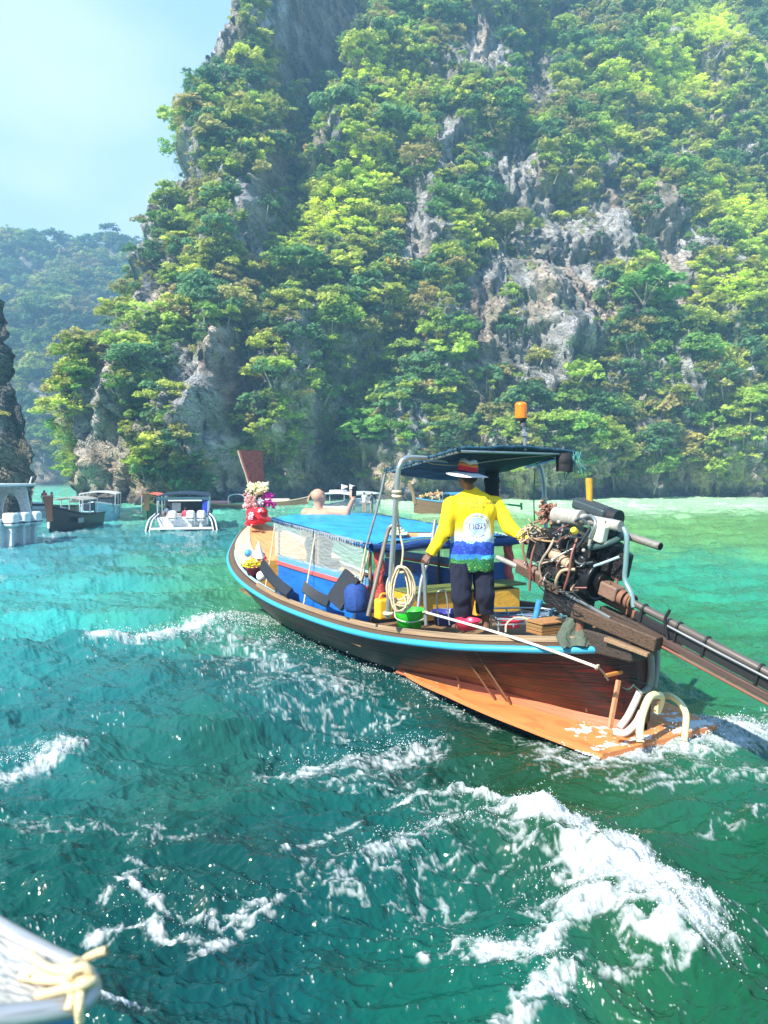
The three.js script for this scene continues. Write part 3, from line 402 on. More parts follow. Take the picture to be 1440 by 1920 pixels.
const hullPaint = (() => { // dark oxblood paint, scuffed, with plank seams worn paler
  const t = texture(1024, 256, (u, v) => { const n = fbm2(u * 46, v * 5, 4), n1 = n2(u * 20, v * 2.2), sc = n2b(u * 120, v * 14); const dk = 0.46; let r = 0.27 + 0.13 * n, g = 0.10 + 0.05 * n, b = 0.075 + 0.03 * n; const red = sst(0.1, 0.6, n1); r += 0.18 * red; const bl = sst(0.0, 0.6, fbm2(u * 26 + 9, v * 3 + 4, 3)); r *= 1 - 0.6 * bl; g *= 1 - 0.45 * bl; b *= 1 - 0.25 * bl; if (sc > 0.84) { r += 0.12; g += 0.09; b += 0.07; } return [r * dk * 1.35, g * dk * 0.5, b * dk * 0.45]; }, true);
  t.wrapS = t.wrapT = THREE.ClampToEdgeWrapping; return new THREE.MeshStandardMaterial({ map: t, roughness: 0.35, side: THREE.DoubleSide, bumpMap: bumpy, bumpScale: 0.006 });
})();
const innerWood = wood(0.42, 0.30, 0.19, 0.7), capWood = wood(0.20, 0.12, 0.07, 0.6), paleWood = wood(0.40, 0.28, 0.17), darkWood = wood(0.07, 0.05, 0.04, 0.6), blueRail = worn(0.05, 0.42, 0.66, 0.4), orangePaint = worn(0.80, 0.27, 0.085, 0.45), deepOrange = worn(0.50, 0.13, 0.045, 0.5);
// planked sides: three strakes a side, each its own piece
for (const side of [1, -1]) for (let k = 0; k < 4; k++) obj('strake', slab(SS.map((s) => hullRow(s, side).slice(k * 2, k * 2 + 3).map((v, i) => V(v.x * (1 + (i === 0 && k ? -0.004 : 0.004)), v.y + (i === 0 && k ? -0.006 : 0), v.z))), 0.02 * (side > 0 ? 1 : -1)), hullPaint, boat);
obj('bottom', strip(SS.map((s) => [L(s, lowBeam(s), lowY(s)), L(s, 0, Math.min(lowY(s) - 0.12, -0.25 + Math.max(0, s - 8.0) * 0.55)), L(s, -lowBeam(s), lowY(s))])), hullPaint, boat);
obj('transom', slab([0, 1].map((i) => [0, 0.5, 1].map((t) => L(-0.004, lerp(lerp(0.14, 0.06, t), -lerp(0.14, 0.06, t), i), lerp(0.95, 0.18, t)))), 0.03), worn(0.10, 0.035, 0.02, 0.5), boat);
obj('inner_lining', [1, -1].map((side) => strip(SS.filter((s) => s > 0.1 && s < 9.9).map((s) => hullRow(s, side, 0.05).slice(0, 6)))), innerWood, boat);
// rub rail, toe rail and gunwale cap
const along = (s0, s1, side, db, dy, n = 60) => { const a = []; for (let i = 0; i <= n; i++) { const s = lerp(s0, s1, i / n); a.push(L(s, side * Math.max(0.015, halfBeam(s) + db), sheer(s) + dy)); } return a; };
for (const side of [1, -1]) {
  obj('rub_rail', new THREE.TubeGeometry(curve(along(0.02, 10.18, side, 0.035, -0.045)), 160, 0.036, 8), blueRail, boat, side > 0 ? 'blue painted rub rail along the near side' : undefined);
  const capIn = along(0.05, 10.05, side, -0.10, 0.012, 110), capOut = along(0.05, 10.15, side, 0.03, 0.012, 110);
  obj('gunwale_cap', slab([side > 0 ? capOut : capIn, side > 0 ? capIn : capOut], -0.03), capWood, boat);
  obj('toe_rail', slab([along(0.25, 7.0, side, -0.085, 0.02, 80), along(0.25, 7.0, side, -0.085, 0.075, 80), along(0.25, 7.0, side, -0.045, 0.078, 80), along(0.25, 7.0, side, -0.04, 0.02, 80)], 0.004), paleWood, boat);
  obj('bow_rail', new THREE.TubeGeometry(curve(along(6.2, 10.1, side, -0.11, 0.05)), 90, 0.026, 7), worn(0.38, 0.62, 0.70, 0.5), boat);
}
// orange ledge round the stern at the water
const ledgeB = table([[-0.22, 0.76], [0.5, 0.88], [1.3, 0.98], [2.2, 1.0], [2.9, 0.92]]), ledgeY = (s) => 0.055 + 0.04 * clamp(s + 0.2, 0, 2);
const LS = []; for (let s = -0.22; s <= 2.95; s += 0.1) LS.push(s);
obj('stern_ledge', slab(LS.map((s) => { const r = []; for (let i = 0; i <= 8; i++) r.push(L(s, lerp(-ledgeB(s), ledgeB(s), i / 8), ledgeY(s))); return r; }), 0.05), orangePaint, boat, 'flat orange ledge awash at the stern');
for (const side of [1, -1]) obj('ledge_board', slab(LS.filter((s) => s > 0.02).map((s) => [L(s, side * (lowBeam(s) + 0.01), lowY(s) + 0.02), L(s, side * (lowBeam(s) + 0.07), ledgeY(s) + 0.012)]), 0.02 * -side), deepOrange, boat);  // boards in a deeper orange than the ledge
// cords and battens on the near side
{
  const side = (s, t, o = 0.03) => { const r = hullRow(s, 1); const k = clamp(t) * 8, i = Math.min(7, Math.floor(k)), v = r[i].clone().lerp(r[i + 1], k - i); v.x -= o; return v; };
  const cord = mat(0.30, 0.15, 0.07, 0.8);
  for (const [s, a, b] of [[1.12, 0.02, 1.0], [1.30, 0.02, 1.0]]) obj('hull_cord', tube([side(s, a), side(s + 0.01, 0.5), L(s + 0.02, lowBeam(s) + 0.1, 0.15)], 0.011, 12, 6), cord, boat);
  obj('hull_batten', beam(side(1.21, 0.03, 0.015), L(1.22, lowBeam(1.22) + 0.08, 0.2), 0.02, 0.05, V(0, 0, 1)), wood(0.25, 0.09, 0.04), boat);
  obj('hull_batten', beam(side(0.33, 0.04, 0.015), side(0.42, 0.98, 0.02), 0.02, 0.035, V(0, 0, 1)), wood(0.30, 0.12, 0.06), boat);
  obj('hull_cord', tube([side(1.75, 0.55), L(1.8, lowBeam(1.8) + 0.12, 0.3), L(1.78, lowBeam(1.8) + 0.13, 0.18)], 0.01, 10, 5), cord, boat);
}
// decks, each plank a piece
const deckPlank = [wood(0.30, 0.18, 0.09), wood(0.36, 0.22, 0.11), wood(0.25, 0.16, 0.09)];
for (let i = 0, s = 0.15; s < 3.1; s += 0.2, i++) { const b = Math.min(halfBeam(s), halfBeam(s + 0.19)) - 0.09 - 0.06 * s; obj('deck_plank', slab([[L(s, b, 0.66), L(s, -b, 0.66)], [L(s + 0.19, b, 0.662), L(s + 0.19, -b, 0.662)]], -0.03), deckPlank[i % 3], boat); }
for (let i = 0, s = 3.2; s < 8.2; s += 0.3, i++) { const b = halfBeam(s) - 0.12; obj('deck_plank', slab([[L(s, b, 0.42), L(s, -b, 0.42)], [L(s + 0.29, b, 0.42), L(s + 0.29, -b, 0.42)]], -0.03), deckPlank[(i + 1) % 3], boat); }
{ // orange foredeck rising to the stem, with tan side decks
  const FD = []; for (let s = 8.2; s <= 10.05; s += 0.12) FD.push(s);
  const fy = (s) => lerp(0.92, 1.5, clamp((s - 8.2) / 1.85)), fb = (s) => Math.max(0.04, (halfBeam(s) - 0.1));
  obj('foredeck', slab(FD.map((s) => [-0.6, 0, 0.6].map((t) => L(s, t * fb(s), fy(s) + 0.02))), -0.03), worn(0.80, 0.34, 0.13, 0.6), boat, 'orange foredeck');
  for (const q of [1, -1]) obj('side_deck', slab(FD.map((s) => [L(s, q * 0.62 * fb(s), fy(s) + 0.01), L(s, q * fb(s), fy(s) - 0.02)]), -0.03 * q), worn(0.62, 0.46, 0.33, 0.7), boat);
  obj('foredeck_bulkhead', slab([[L(8.19, 0.68, 0.42), L(8.19, 0.66, 0.94)], [L(8.19, -0.68, 0.42), L(8.19, -0.66, 0.94)]], 0.03), worn(0.78, 0.42, 0.08, 0.6), boat);
}
{ // stem post: a tall tapering plank with pale edges
  const c = toBoat(P(485, 985, 15.4)), up = (px, py) => B(px, py, 15.95), w = V(1, 0, -0.25).normalize();
  const row = (cx, py, half) => { const q = up(cx, py); return [q.clone().addScaledVector(w, half), q.clone().addScaledVector(w, -half)]; };
  const rows = [row(484, 1000, 0.13), row(483, 960, 0.14), row(479, 905, 0.18), row(472, 870, 0.235), row(467.5, 845, 0.275)];
  obj('stem_post', slab(rows, 0.07), wood(0.26, 0.085, 0.075, 0.55), boat, 'tall dark red stem post flaring upwards');
  for (const k of [0, 1]) obj('stem_edge', tube(rows.map((r) => r[k]), 0.02, 16, 6), wood(0.62, 0.52, 0.44), boat);
}
// passenger cabin: coaming, stripes, curtains, posts, tarp roof
const cabB = table([[3.2, 1.1], [5, 1.05], [6.9, 0.95]]);
const CS = []; for (let s = 3.3; s <= 6.66; s += 0.16) CS.push(s);
const cabWall = (side, y0, y1, o = 0, t = 0.02) => slab(CS.map((s) => [L(s, side * (cabB(s) + o), y1), L(s, side * (cabB(s) + o), y0)]), t * side);
const royal = worn(0.012, 0.16, 0.62, 0.45), skyBlue = worn(0.12, 0.36, 0.66, 0.5), coral = worn(0.75, 0.12, 0.12, 0.5);
const film = new THREE.MeshPhysicalMaterial({ color: C(0.93, 0.92, 0.88), roughness: 0.3, transmission: 0.75, thickness: 0, side: THREE.DoubleSide, bumpMap: bumpy, bumpScale: 0.015 });
for (const side of [1, -1]) {
  obj('coaming', cabWall(side, 0.4, 1.07), royal, boat, side > 0 ? 'bright blue coaming' : undefined);
  obj('coaming_stripe', cabWall(side, 1.08, 1.13, 0.018, 0.03), coral, boat);
  obj('coaming_top', cabWall(side, 1.13, 1.23, 0.004), skyBlue, boat);
  for (const [a, b] of [[3.36, 4.9], [4.93, 6.6]]) { const rows = []; for (let s = a; s <= b + 0.001; s += (b - a) / 14) { const r = []; for (let i = 0; i <= 6; i++) { const t = i / 6; r.push(L(s, side * (lerp(cabB(s) + 0.03, cabB(s) + 0.06, t) + 0.012 * n2(s * 3, t * 2)), lerp(1.2, 1.68 + 0.03 * (s - 3.3), t))); } rows.push(r); } obj('plastic_curtain', strip(rows), film, boat, 'clear plastic side curtain'); }
  for (const s of [3.34, 4.92, 6.6]) obj('cabin_post', rod(L(s, side * (cabB(s) - 0.03), 0.55), L(s, side * (cabB(s) - 0.03), 1.66 + 0.03 * (s - 3.3)), 0.022), wood(0.45, 0.30, 0.18), boat);
}
{
  const rows = []; for (let i = 0; i <= 22; i++) { const s = lerp(3.2, 6.72, i / 22), hb = lerp(1.13, 1.0, i / 22), r = []; for (let j = 0; j <= 14; j++) { const t = j / 7 - 1; r.push(L(s, t * hb, 1.655 + 0.042 * (s - 3.2) + 0.06 * (1 - t * t) - 0.018 * Math.abs(Math.sin(s * 4.1)) * (1 - t * t) + 0.012 * n2(s * 1.5, t * 2.3) - (Math.abs(t) > 0.98 ? 0.02 : 0))); } rows.push(r); }
  obj('tarp_roof', slab(rows, -0.012), worn(0.03, 0.33, 0.74, 0.5, { bumpScale: 0.012 }), boat, 'sky blue tarpaulin roof');
  for (const side of [1, -1]) {
    const edge = []; for (let i = 0; i <= 16; i++) { const s = lerp(3.2, 6.72, i / 16), hb = lerp(1.13, 1.0, i / 16); edge.push(L(s, side * (hb + 0.01), 1.62 + 0.042 * (s - 3.2) + 0.012 * n2(s * 6, side))); }
    obj('tarp_hem', tube(edge, 0.026, 60, 7), worn(0.02, 0.16, 0.42, 0.6), boat);
    obj('hem_lacing', edge.flatMap((p, i) => i < 16 ? [0.2, 0.5, 0.8].map((t) => at(new THREE.TorusGeometry(0.034, 0.007, 4, 8), ...p.clone().lerp(edge[i + 1], t).toArray())) : []), mat(0.03, 0.05, 0.09), boat);
  }
  const roll = []; for (let j = 0; j <= 12; j++) { const t = j / 6 - 1; roll.push(L(3.16 + 0.03 * n2(j, 3), t * 1.16, 1.60 - 0.03 * Math.cos(t * 9) * 0.5 + 0.02 * (1 - t * t))); }
  obj('rolled_curtain', tube(roll, 0.055, 48, 9), worn(0.015, 0.07, 0.30, 0.7, { bumpScale: 0.03 }), boat, 'dark blue rolled curtain at the back of the cabin');
  obj('cross_shelf', at(box(1.9, 0.035, 0.26, 0.01), 0, 1.56, -3.3), worn(0.62, 0.66, 0.70), boat);
  for (const [b, c] of [[1.0, [0.72, 0.09, 0.08]], [-1.02, [0.68, 0.14, 0.13]]]) { const pts = []; for (let i = 0; i <= 8; i++) pts.push(L(3.22, b + 0.02 * Math.sin(i * 1.7), lerp(1.58, 0.95, i / 8))); obj('side_curtain', tube(pts, 0.06, 24, 9), worn(...c, 0.8, { bumpScale: 0.03 }), boat, b > 0 ? 'red curtain tied up at the near cabin corner' : undefined); }
  // ropes tying the roof down
  const cream = mat(0.66, 0.55, 0.38, 0.9);
  for (const [s, b2] of [[3.28, 1.16], [4.9, 1.09], [6.62, 1.0]]) obj('tie_rope', tube([L(s, b2 * 0.99, 1.64 + 0.04 * (s - 3.2)), L(s + 0.04, b2 + 0.03, 1.35), L(s + 0.06, halfBeam(s) - 0.1, sheer(s) + 0.03)], 0.011, 18, 6), cream, boat);
  obj('tie_rope', tube([L(3.25, 1.12, 1.62), L(3.36, 1.14, 1.3), L(3.45, 1.13, 1.16), L(3.4, 1.14, 1.1)], 0.013, 18, 6), cream, boat);
  // benches and the far inside wall of the cabin
  for (const s of [4.2, 5.0, 5.8]) obj('bench', at(box(1.7, 0.04, 0.3, 0.01), 0, 0.86, -s), worn(0.05, 0.2, 0.5), boat);
  obj('cabin_bulkhead', slab([[L(3.25, -0.1, 0.74), L(3.25, -0.1, 1.32)], [L(3.25, -1.05, 0.74), L(3.25, -1.05, 1.32)]], 0.03), worn(0.012, 0.075, 0.30, 0.6), boat);
  obj('cabin_hatch', at(box(0.5, 0.42, 0.03, 0.01), -0.55, 1.06, -3.22), worn(0.02, 0.12, 0.40, 0.6), boat);
  obj('locker', at(box(0.8, 0.34, 0.4, 0.015), -0.45, 0.91, -2.95), worn(0.80, 0.42, 0.03, 0.5), boat, 'orange yellow locker across the back of the cabin');
  obj('locker', at(box(0.7, 0.30, 0.36, 0.015), 0.45, 0.89, -2.9), worn(0.80, 0.45, 0.05, 0.5), boat);
  obj('locker_lid', at(box(1.75, 0.03, 0.46, 0.01), 0.02, 1.09, -2.93), worn(0.16, 0.20, 0.05, 0.6), boat);
}
// rear canopy and its steel hoop
const steel = mat(0.55, 0.55, 0.54, 0.32, { metalness: 0.75, map: grime });
const canvasDark = worn(0.008, 0.02, 0.045, 0.7, { bumpScale: 0.02 });
{
  obj('canopy_hoop', tube([B(727, 1158, 8.35), B(733, 1080, 8.3), B(741, 960, 8.25), B(746, 890, 8.22), B(752, 868, 8.22), B(768, 858, 8.3), B(830, 862, 8.7), B(930, 868, 9.4), B(1000, 868, 10.0), B(1012, 874, 10.12), B(1018, 895, 10.15), B(1022, 950, 10.2), B(1030, 1110, 10.25)], 0.029, 120, 10), steel, boat, 'steel hoop holding up the canopy');
  obj('canopy_strut', tube([B(722, 888, 9.3), B(708, 950, 9.32), B(688, 1020, 9.35)], 0.016, 12, 7), steel, boat);
  obj('canopy_rail', [tube([B(722, 886, 9.3), B(862, 846, 8.0)], 0.017, 4, 7), tube([B(862, 846, 8.0), B(1075, 852, 9.35)], 0.017, 4, 7), tube([B(1075, 852, 9.35), B(985, 876, 10.3)], 0.017, 4, 7)], steel, boat);
  for (const g of [at(new THREE.TorusGeometry(0.04, 0.016, 6, 12), ...B(744, 922, 8.24).toArray(), Math.PI / 2), at(new THREE.TorusGeometry(0.042, 0.017, 6, 12), ...B(744, 930, 8.24).toArray(), Math.PI / 2 + 0.2), at(new THREE.TorusGeometry(0.036, 0.015, 6, 12), ...B(1021, 935, 10.2).toArray(), Math.PI / 2), at(new THREE.TorusGeometry(0.045, 0.02, 6, 12), ...B(728, 1150, 8.35).toArray(), Math.PI / 2)]) obj('lashing', g, mat(0.62, 0.5, 0.33, 0.9), boat);
  const AP = P(860, 842, 8.0), AS = P(1078, 849, 9.35), FP = P(721, 883, 9.3), FS = P(988, 871, 10.3), rows = [];
  for (let i = 0; i <= 20; i++) { const u = i / 20, r = []; for (let j = 0; j <= 20; j++) { const v = j / 20, p = AP.clone().lerp(AS, u).lerp(FP.clone().lerp(FS, u), v); const arch = Math.sin(u * Math.PI); p.y += 0.045 * arch * (1 - v) - 0.16 * arch * v ** 1.5 - 0.05 * arch * Math.sin(v * Math.PI) + 0.012 * n2(u * 6, v * 6); r.push(toBoat(p)); } rows.push(r); }
  obj('rear_canopy', slab(rows, 0.012), canvasDark, boat, 'dark blue canvas canopy over the helmsman');
  const e = []; for (let i = 0; i <= 20; i++) e.push(rows[i][0]); const e2 = rows[0].slice();
  obj('canopy_hem', [tube(e, 0.02, 60, 7), tube(e2, 0.02, 40, 7)], worn(0.02, 0.10, 0.16, 0.6), boat);
  obj('hem_lacing', [...e, ...e2].map((p, i) => at(new THREE.TorusGeometry(0.03, 0.006, 4, 8), p.x, p.y, p.z, 0, i % 2, 0)), mat(0.02, 0.03, 0.04), boat);
  obj('canopy_cord', tube([B(1064, 850, 9.2), B(940, 862, 9.0), B(868, 872, 8.7), B(815, 870, 8.7), B(790, 862, 8.6)], 0.007, 40, 5), mat(0.5, 0.4, 0.3), boat);
}
{ // handrails near the helmsman
  obj('hand_rail', tube([B(746, 984, 8.9), B(733, 987, 8.9), B(725, 1005, 8.9), B(712, 1060, 8.85), B(690, 1155, 8.75)], 0.026, 40, 9), mat(0.32, 0.27, 0.22, 0.4, { metalness: 0.5, map: grime }), boat);
  obj('hand_rail', tube([B(793, 1056, 8.35), B(796, 1090, 8.35), B(799, 1172, 8.35)], 0.022, 12, 9), steel, boat);
  obj('hand_rail', tube([B(816, 975, 9.4), B(806, 1040, 9.3), B(790, 1090, 9.2), B(782, 1160, 9.1)], 0.022, 24, 9), mat(0.3, 0.33, 0.38, 0.4, { metalness: 0.5 }), boat);
  obj('cabin_stanchion', [rod(B(745, 985, 9.9), B(751, 1130, 9.8), 0.045), rod(B(768, 1060, 10), B(776, 1130, 9.9), 0.035)], wood(0.22, 0.24, 0.26), boat);
  obj('step_ladder', [tube([B(822, 1172, 8.5), B(819, 1120, 8.5), B(824, 1108, 8.5), B(836, 1112, 8.55), B(843, 1172, 8.5)], 0.009, 30, 6), rod(B(821, 1140, 8.5), B(840, 1142, 8.5), 0.007)], steel, boat);
  obj('blue_stanchion', rod(B(1012, 1125, 7.9), B(1000, 1176, 7.9), 0.035, 0.028), worn(0.05, 0.30, 0.68, 0.5), boat);
  obj('engine_crosshead', beam(B(1108, 1192, 7.42), B(1238, 1197, 7.15), 0.2, 0.11), darkWood, boat, 'thick dark timber across the stern');
  obj('stern_cleat', [beam(B(1135, 1267, 7.0), B(1186, 1255, 7.25), 0.03, 0.035)], worn(0.78, 0.30, 0.06, 0.6), boat);
  obj('ledge_strut', beam(B(1160, 1275, 7.08), B(1143, 1366, 7.0), 0.05, 0.03, V(0, 0, 1)), worn(0.74, 0.30, 0.15, 0.6), boat);
}
// ---------------------------------------------------------------- engine on its long tail (local: x aft along the shaft, y up, z to the near side)
const engine = new THREE.Group();
{
  const T = P(940, 1045, 8.3), A = P(1440, 1300, 5.9), ex = A.clone().sub(T).normalize(), ey = V(0, 1, 0).addScaledVector(ex, -ex.y).normalize(), ez = ex.clone().cross(ey);
  engine.name = 'longtail_engine'; engine.position.copy(T.clone().lerp(A, 0.4)); engine.quaternion.setFromRotationMatrix(new THREE.Matrix4().makeBasis(ex, ey, ez)); scene.add(engine);
  tag(engine, 'greasy black car engine with many hoses driving a long tail shaft off the stern', 'boat engine');
}
{
  const black = worn(0.018, 0.017, 0.018, 0.42, { metalness: 0.25, bumpScale: 0.01 }), rust = worn(0.26, 0.12, 0.07, 0.75), white = worn(0.42, 0.40, 0.36, 0.4), tan = worn(0.50, 0.36, 0.24, 0.6), alu = mat(0.5, 0.5, 0.5, 0.35, { metalness: 0.8, map: grime }), greenGrey = worn(0.05, 0.07, 0.08, 0.4), rubber = mat(0.015, 0.015, 0.016, 0.5), brown = mat(0.22, 0.08, 0.06, 0.5), timber = wood(0.12, 0.07, 0.042, 0.6);
  const E = engine, cyl = (a, b, r, r2) => rod(V(...a), V(...b), r, r2 ?? r, 18), r = rng(77);
  obj('engine_block', [at(box(0.60, 0.34, 0.32, 0.02), -0.26, 0.27, 0), at(box(0.56, 0.14, 0.24, 0.02), -0.26, 0.5, 0.01), ...[-0.48, -0.34, -0.2, -0.06].flatMap((x) => [at(box(0.02, 0.30, 0.02), x, 0.28, 0.17), at(box(0.08, 0.08, 0.05, 0.01), x + 0.05, 0.40, 0.17)]), at(box(0.14, 0.2, 0.12, 0.02), -0.50, 0.38, 0.18), at(box(0.26, 0.26, 0.2, 0.02), -0.62, 0.3, 0.04), at(box(0.3, 0.3, 0.2, 0.03), 0.02, 0.48, -0.06), at(box(0.16, 0.24, 0.14, 0.02), 0.2, 0.44, -0.1), at(box(0.2, 0.13, 0.1, 0.02), -0.3, 0.20, 0.2)], black, E);
  obj('cylinder_head', [at(box(0.58, 0.09, 0.22, 0.02), -0.25, 0.60, 0), ...[-0.45, -0.3, -0.15, 0].map((x) => at(new THREE.CylinderGeometry(0.02, 0.02, 0.05, 10), x, 0.66, 0.05))], worn(0.04, 0.045, 0.05, 0.4), E);
  obj('intake_drum', [cyl([-0.50, 0.70, 0.1], [-0.18, 0.77, 0.1], 0.085, 0.075), cyl([-0.18, 0.765, 0.09], [0.24, 0.825, 0.07], 0.05)], white, E, 'dirty white intake drum');
  obj('filter_nest', Array.from({ length: 60 }, () => { const a = V(-0.60 + (r() - 0.5) * 0.14, 0.68 + (r() - 0.5) * 0.17, 0.12 + (r() - 0.5) * 0.15); return tube([a, a.clone().add(V((r() - 0.5) * 0.1, (r() - 0.5) * 0.1, (r() - 0.5) * 0.1)), a.clone().add(V((r() - 0.5) * 0.08, (r() - 0.5) * 0.08, (r() - 0.5) * 0.08))], 0.012, 5, 5); }), worn(0.34, 0.16, 0.11, 0.8), E, 'shaggy brown air filter');
  obj('wire_nest', Array.from({ length: 46 }, () => { const a = V(-0.68 + (r() - 0.5) * 0.16, 0.46 + (r() - 0.5) * 0.14, 0.14 + (r() - 0.5) * 0.26); return tube([a, a.clone().add(V((r() - 0.5) * 0.16, (r() - 0.5) * 0.12, (r() - 0.5) * 0.16)), a.clone().add(V((r() - 0.5) * 0.12, (r() - 0.5) * 0.1, (r() - 0.5) * 0.12))], 0.009, 6, 5); }), worn(0.55, 0.42, 0.30, 0.7), E);
  obj('rocker_cover', [at(box(0.40, 0.10, 0.18, 0.03, 2), -0.24, 0.84, -0.1), ...[-0.06, 0, 0.06].map((z) => at(box(0.36, 0.014, 0.02), -0.24, 0.895, -0.1 + z))], greenGrey, E);
  obj('oil_filter', [cyl([-0.06, 0.82, -0.12], [0.06, 0.83, -0.12], 0.085)], rubber, E);
  obj('coolant_bottle', [at(box(0.13, 0.18, 0.10, 0.03, 3), 0.09, 0.72, 0.14), at(new THREE.CylinderGeometry(0.025, 0.025, 0.04, 12), 0.09, 0.825, 0.14)], mat(0.78, 0.74, 0.58, 0.35), E, 'cream plastic coolant bottle');
  obj('guard_pipe', tube([[-0.02, 0.80, 0.02], [0.14, 0.83, 0.02], [0.25, 0.79, 0.02], [0.30, 0.70, 0.02], [0.34, 0.5, 0.02], [0.37, 0.36, 0.02], [0.46, 0.27, 0.02], [0.52, 0.16, 0.02]].map((p) => V(...p)), 0.024, 50, 10), mat(0.30, 0.46, 0.44, 0.3, { metalness: 0.6 }), E);
  obj('exhaust_pipe', [cyl([0.16, 0.715, -0.1], [0.56, 0.738, -0.1], 0.036)].map((g) => g), mat(0.34, 0.31, 0.28, 0.4, { metalness: 0.4, map: grime }), E);
  obj('exhaust_mouth', at(new THREE.CylinderGeometry(0.031, 0.031, 0.01, 16), 0.563, 0.738, -0.1, 0, 0, Math.PI / 2), mat(0.005, 0.005, 0.005, 1), E);
  obj('exhaust_manifold', [cyl([-0.12, 0.6, -0.1], [0.17, 0.715, -0.1], 0.055), cyl([-0.1, 0.62, -0.14], [-0.05, 0.4, -0.16], 0.04)], worn(0.05, 0.07, 0.07, 0.5), E);
  obj('flywheel', [at(new THREE.CylinderGeometry(0.20, 0.20, 0.07, 36), 0.05, 0.24, 0, 0, 0, Math.PI / 2), at(new THREE.TorusGeometry(0.185, 0.018, 8, 36), 0.09, 0.24, 0, 0, Math.PI / 2), at(new THREE.CylinderGeometry(0.10, 0.115, 0.07, 28), 0.11, 0.24, 0, 0, 0, Math.PI / 2), at(new THREE.TorusGeometry(0.10, 0.008, 6, 28), 0.145, 0.24, 0, 0, Math.PI / 2)], mat(0.014, 0.014, 0.016, 0.3, { metalness: 0.3 }), E, 'big black flywheel');
  obj('starter_motor', [cyl([-0.34, 0.37, 0.22], [-0.22, 0.355, 0.22], 0.058), cyl([-0.22, 0.355, 0.22], [-0.10, 0.34, 0.22], 0.048), at(new THREE.TorusGeometry(0.056, 0.008, 6, 20), -0.22, 0.355, 0.22, 0, Math.PI / 2), at(new THREE.TorusGeometry(0.05, 0.008, 6, 20), -0.13, 0.345, 0.22, 0, Math.PI / 2)], tan, E);
  obj('gear_case', [at(box(0.20, 0.14, 0.14, 0.02), 0.24, 0.20, 0), at(box(0.10, 0.09, 0.1, 0.02), 0.2, 0.33, -0.1), ...[-0.05, 0.05].map((z) => at(new THREE.CylinderGeometry(0.013, 0.013, 0.03, 6), 0.24, 0.28, z))], worn(0.24, 0.14, 0.10, 0.6), E);
  obj('coupling', [at(new THREE.CylinderGeometry(0.07, 0.07, 0.05, 20), 0.38, 0.19, 0, 0, 0, Math.PI / 2), at(new THREE.CylinderGeometry(0.075, 0.075, 0.03, 20), 0.45, 0.19, 0, 0, 0, Math.PI / 2), at(new THREE.TorusGeometry(0.062, 0.012, 6, 20), 0.48, 0.19, 0, 0, Math.PI / 2)], rust, E);
  obj('oil_pan', at(box(0.46, 0.20, 0.26, 0.04, 2), -0.20, -0.07, 0.02), black, E);
  // bed frame and tiller
  obj('bed_frame', [beam(V(-0.78, 0.05, -0.16), V(0.5, 0.03, -0.16), 0.05, 0.07)], rust, E);
  obj('bed_frame', beam(V(-0.80, 0.05, 0.17), V(-0.2, 0.04, 0.17), 0.05, 0.09), timber, E);
  obj('bed_frame', beam(V(-0.2, 0.045, 0.175), V(0.42, 0.03, 0.175), 0.03, 0.03), alu, E);
  obj('bed_timber', beam(V(-0.86, 0.105, 0.14), V(-0.45, 0.10, 0.14), 0.10, 0.035), worn(0.34, 0.20, 0.16, 0.7), E);
  obj('tiller_pipe', rod(V(-1.22, 0.0, 0.05), V(-0.36, 0.03, 0.05), 0.027, 0.027, 12), mat(0.62, 0.60, 0.56, 0.35, { metalness: 0.5, map: grime }), E, 'pale steel tiller pipe');
  obj('tiller_wrap', [-0.86, -0.80, -0.74, -0.68, -0.6].map((x) => at(new THREE.TorusGeometry(0.028, 0.009, 6, 14), x, 0.0 + (x + 1.22) * 0.035, 0.05, 0, Math.PI / 2)), rubber, E);
  // tail shaft
  obj('shaft_tube', [rod(V(0.46, 0.19, 0), V(5.0, 0.06, 0), 0.034, 0.034, 12)], mat(0.20, 0.17, 0.15, 0.4, { metalness: 0.5, map: grime }), E, 'long steel tail shaft running off the frame');
  obj('shaft_gap_strip', [beam(V(0.55, 0.10, 0.01), V(5.0, -0.015, 0.01), 0.03, 0.08)], mat(0.03, 0.028, 0.03, 0.35, { map: grime }), E);  // dark strip painted for the shade in the gap below the shaft
  obj('tail_beam', [beam(V(0.62, 0.015, 0.03), V(5.0, -0.08, 0.015), 0.05, 0.06), ], worn(0.10, 0.06, 0.05, 0.4), E);
  obj('tail_edge', rod(V(0.66, -0.035, 0.05), V(5.0, -0.13, 0.035), 0.014), worn(0.24, 0.09, 0.06, 0.6), E);
  obj('tail_pipe', rod(V(0.9, 0.155, 0.055), V(5.0, 0.045, 0.048), 0.012), alu, E);
  for (const x of [0.62, 0.98, 1.25, 1.72]) obj('shaft_clamp', [at(new THREE.TorusGeometry(0.043, 0.011, 6, 16), x, 0.185 - (x - 0.46) * 0.028, 0, 0, Math.PI / 2), at(box(0.025, 0.12, 0.05), x, 0.12 - (x - 0.46) * 0.028, 0.02)], rubber, E);
  obj('stop_lever', tube([V(0.93, 0.06, 0.06), V(0.88, 0.2, 0.07), V(0.90, 0.30, 0.07)], 0.014, 10, 7), rubber, E);
  // timbers that carry the engine on the stern
  obj('carrier_timber', beam(V(0.02, -0.06, 0.17), V(0.90, -0.01, 0.11), 0.11, 0.13, V(0, 1, 0), 0.015), timber, E, 'heavy weathered timber under the engine');
  obj('carrier_timber', beam(V(0.10, -0.08, -0.12), V(0.95, -0.05, -0.12), 0.10, 0.13, V(0, 1, 0), 0.015), darkWood, E);
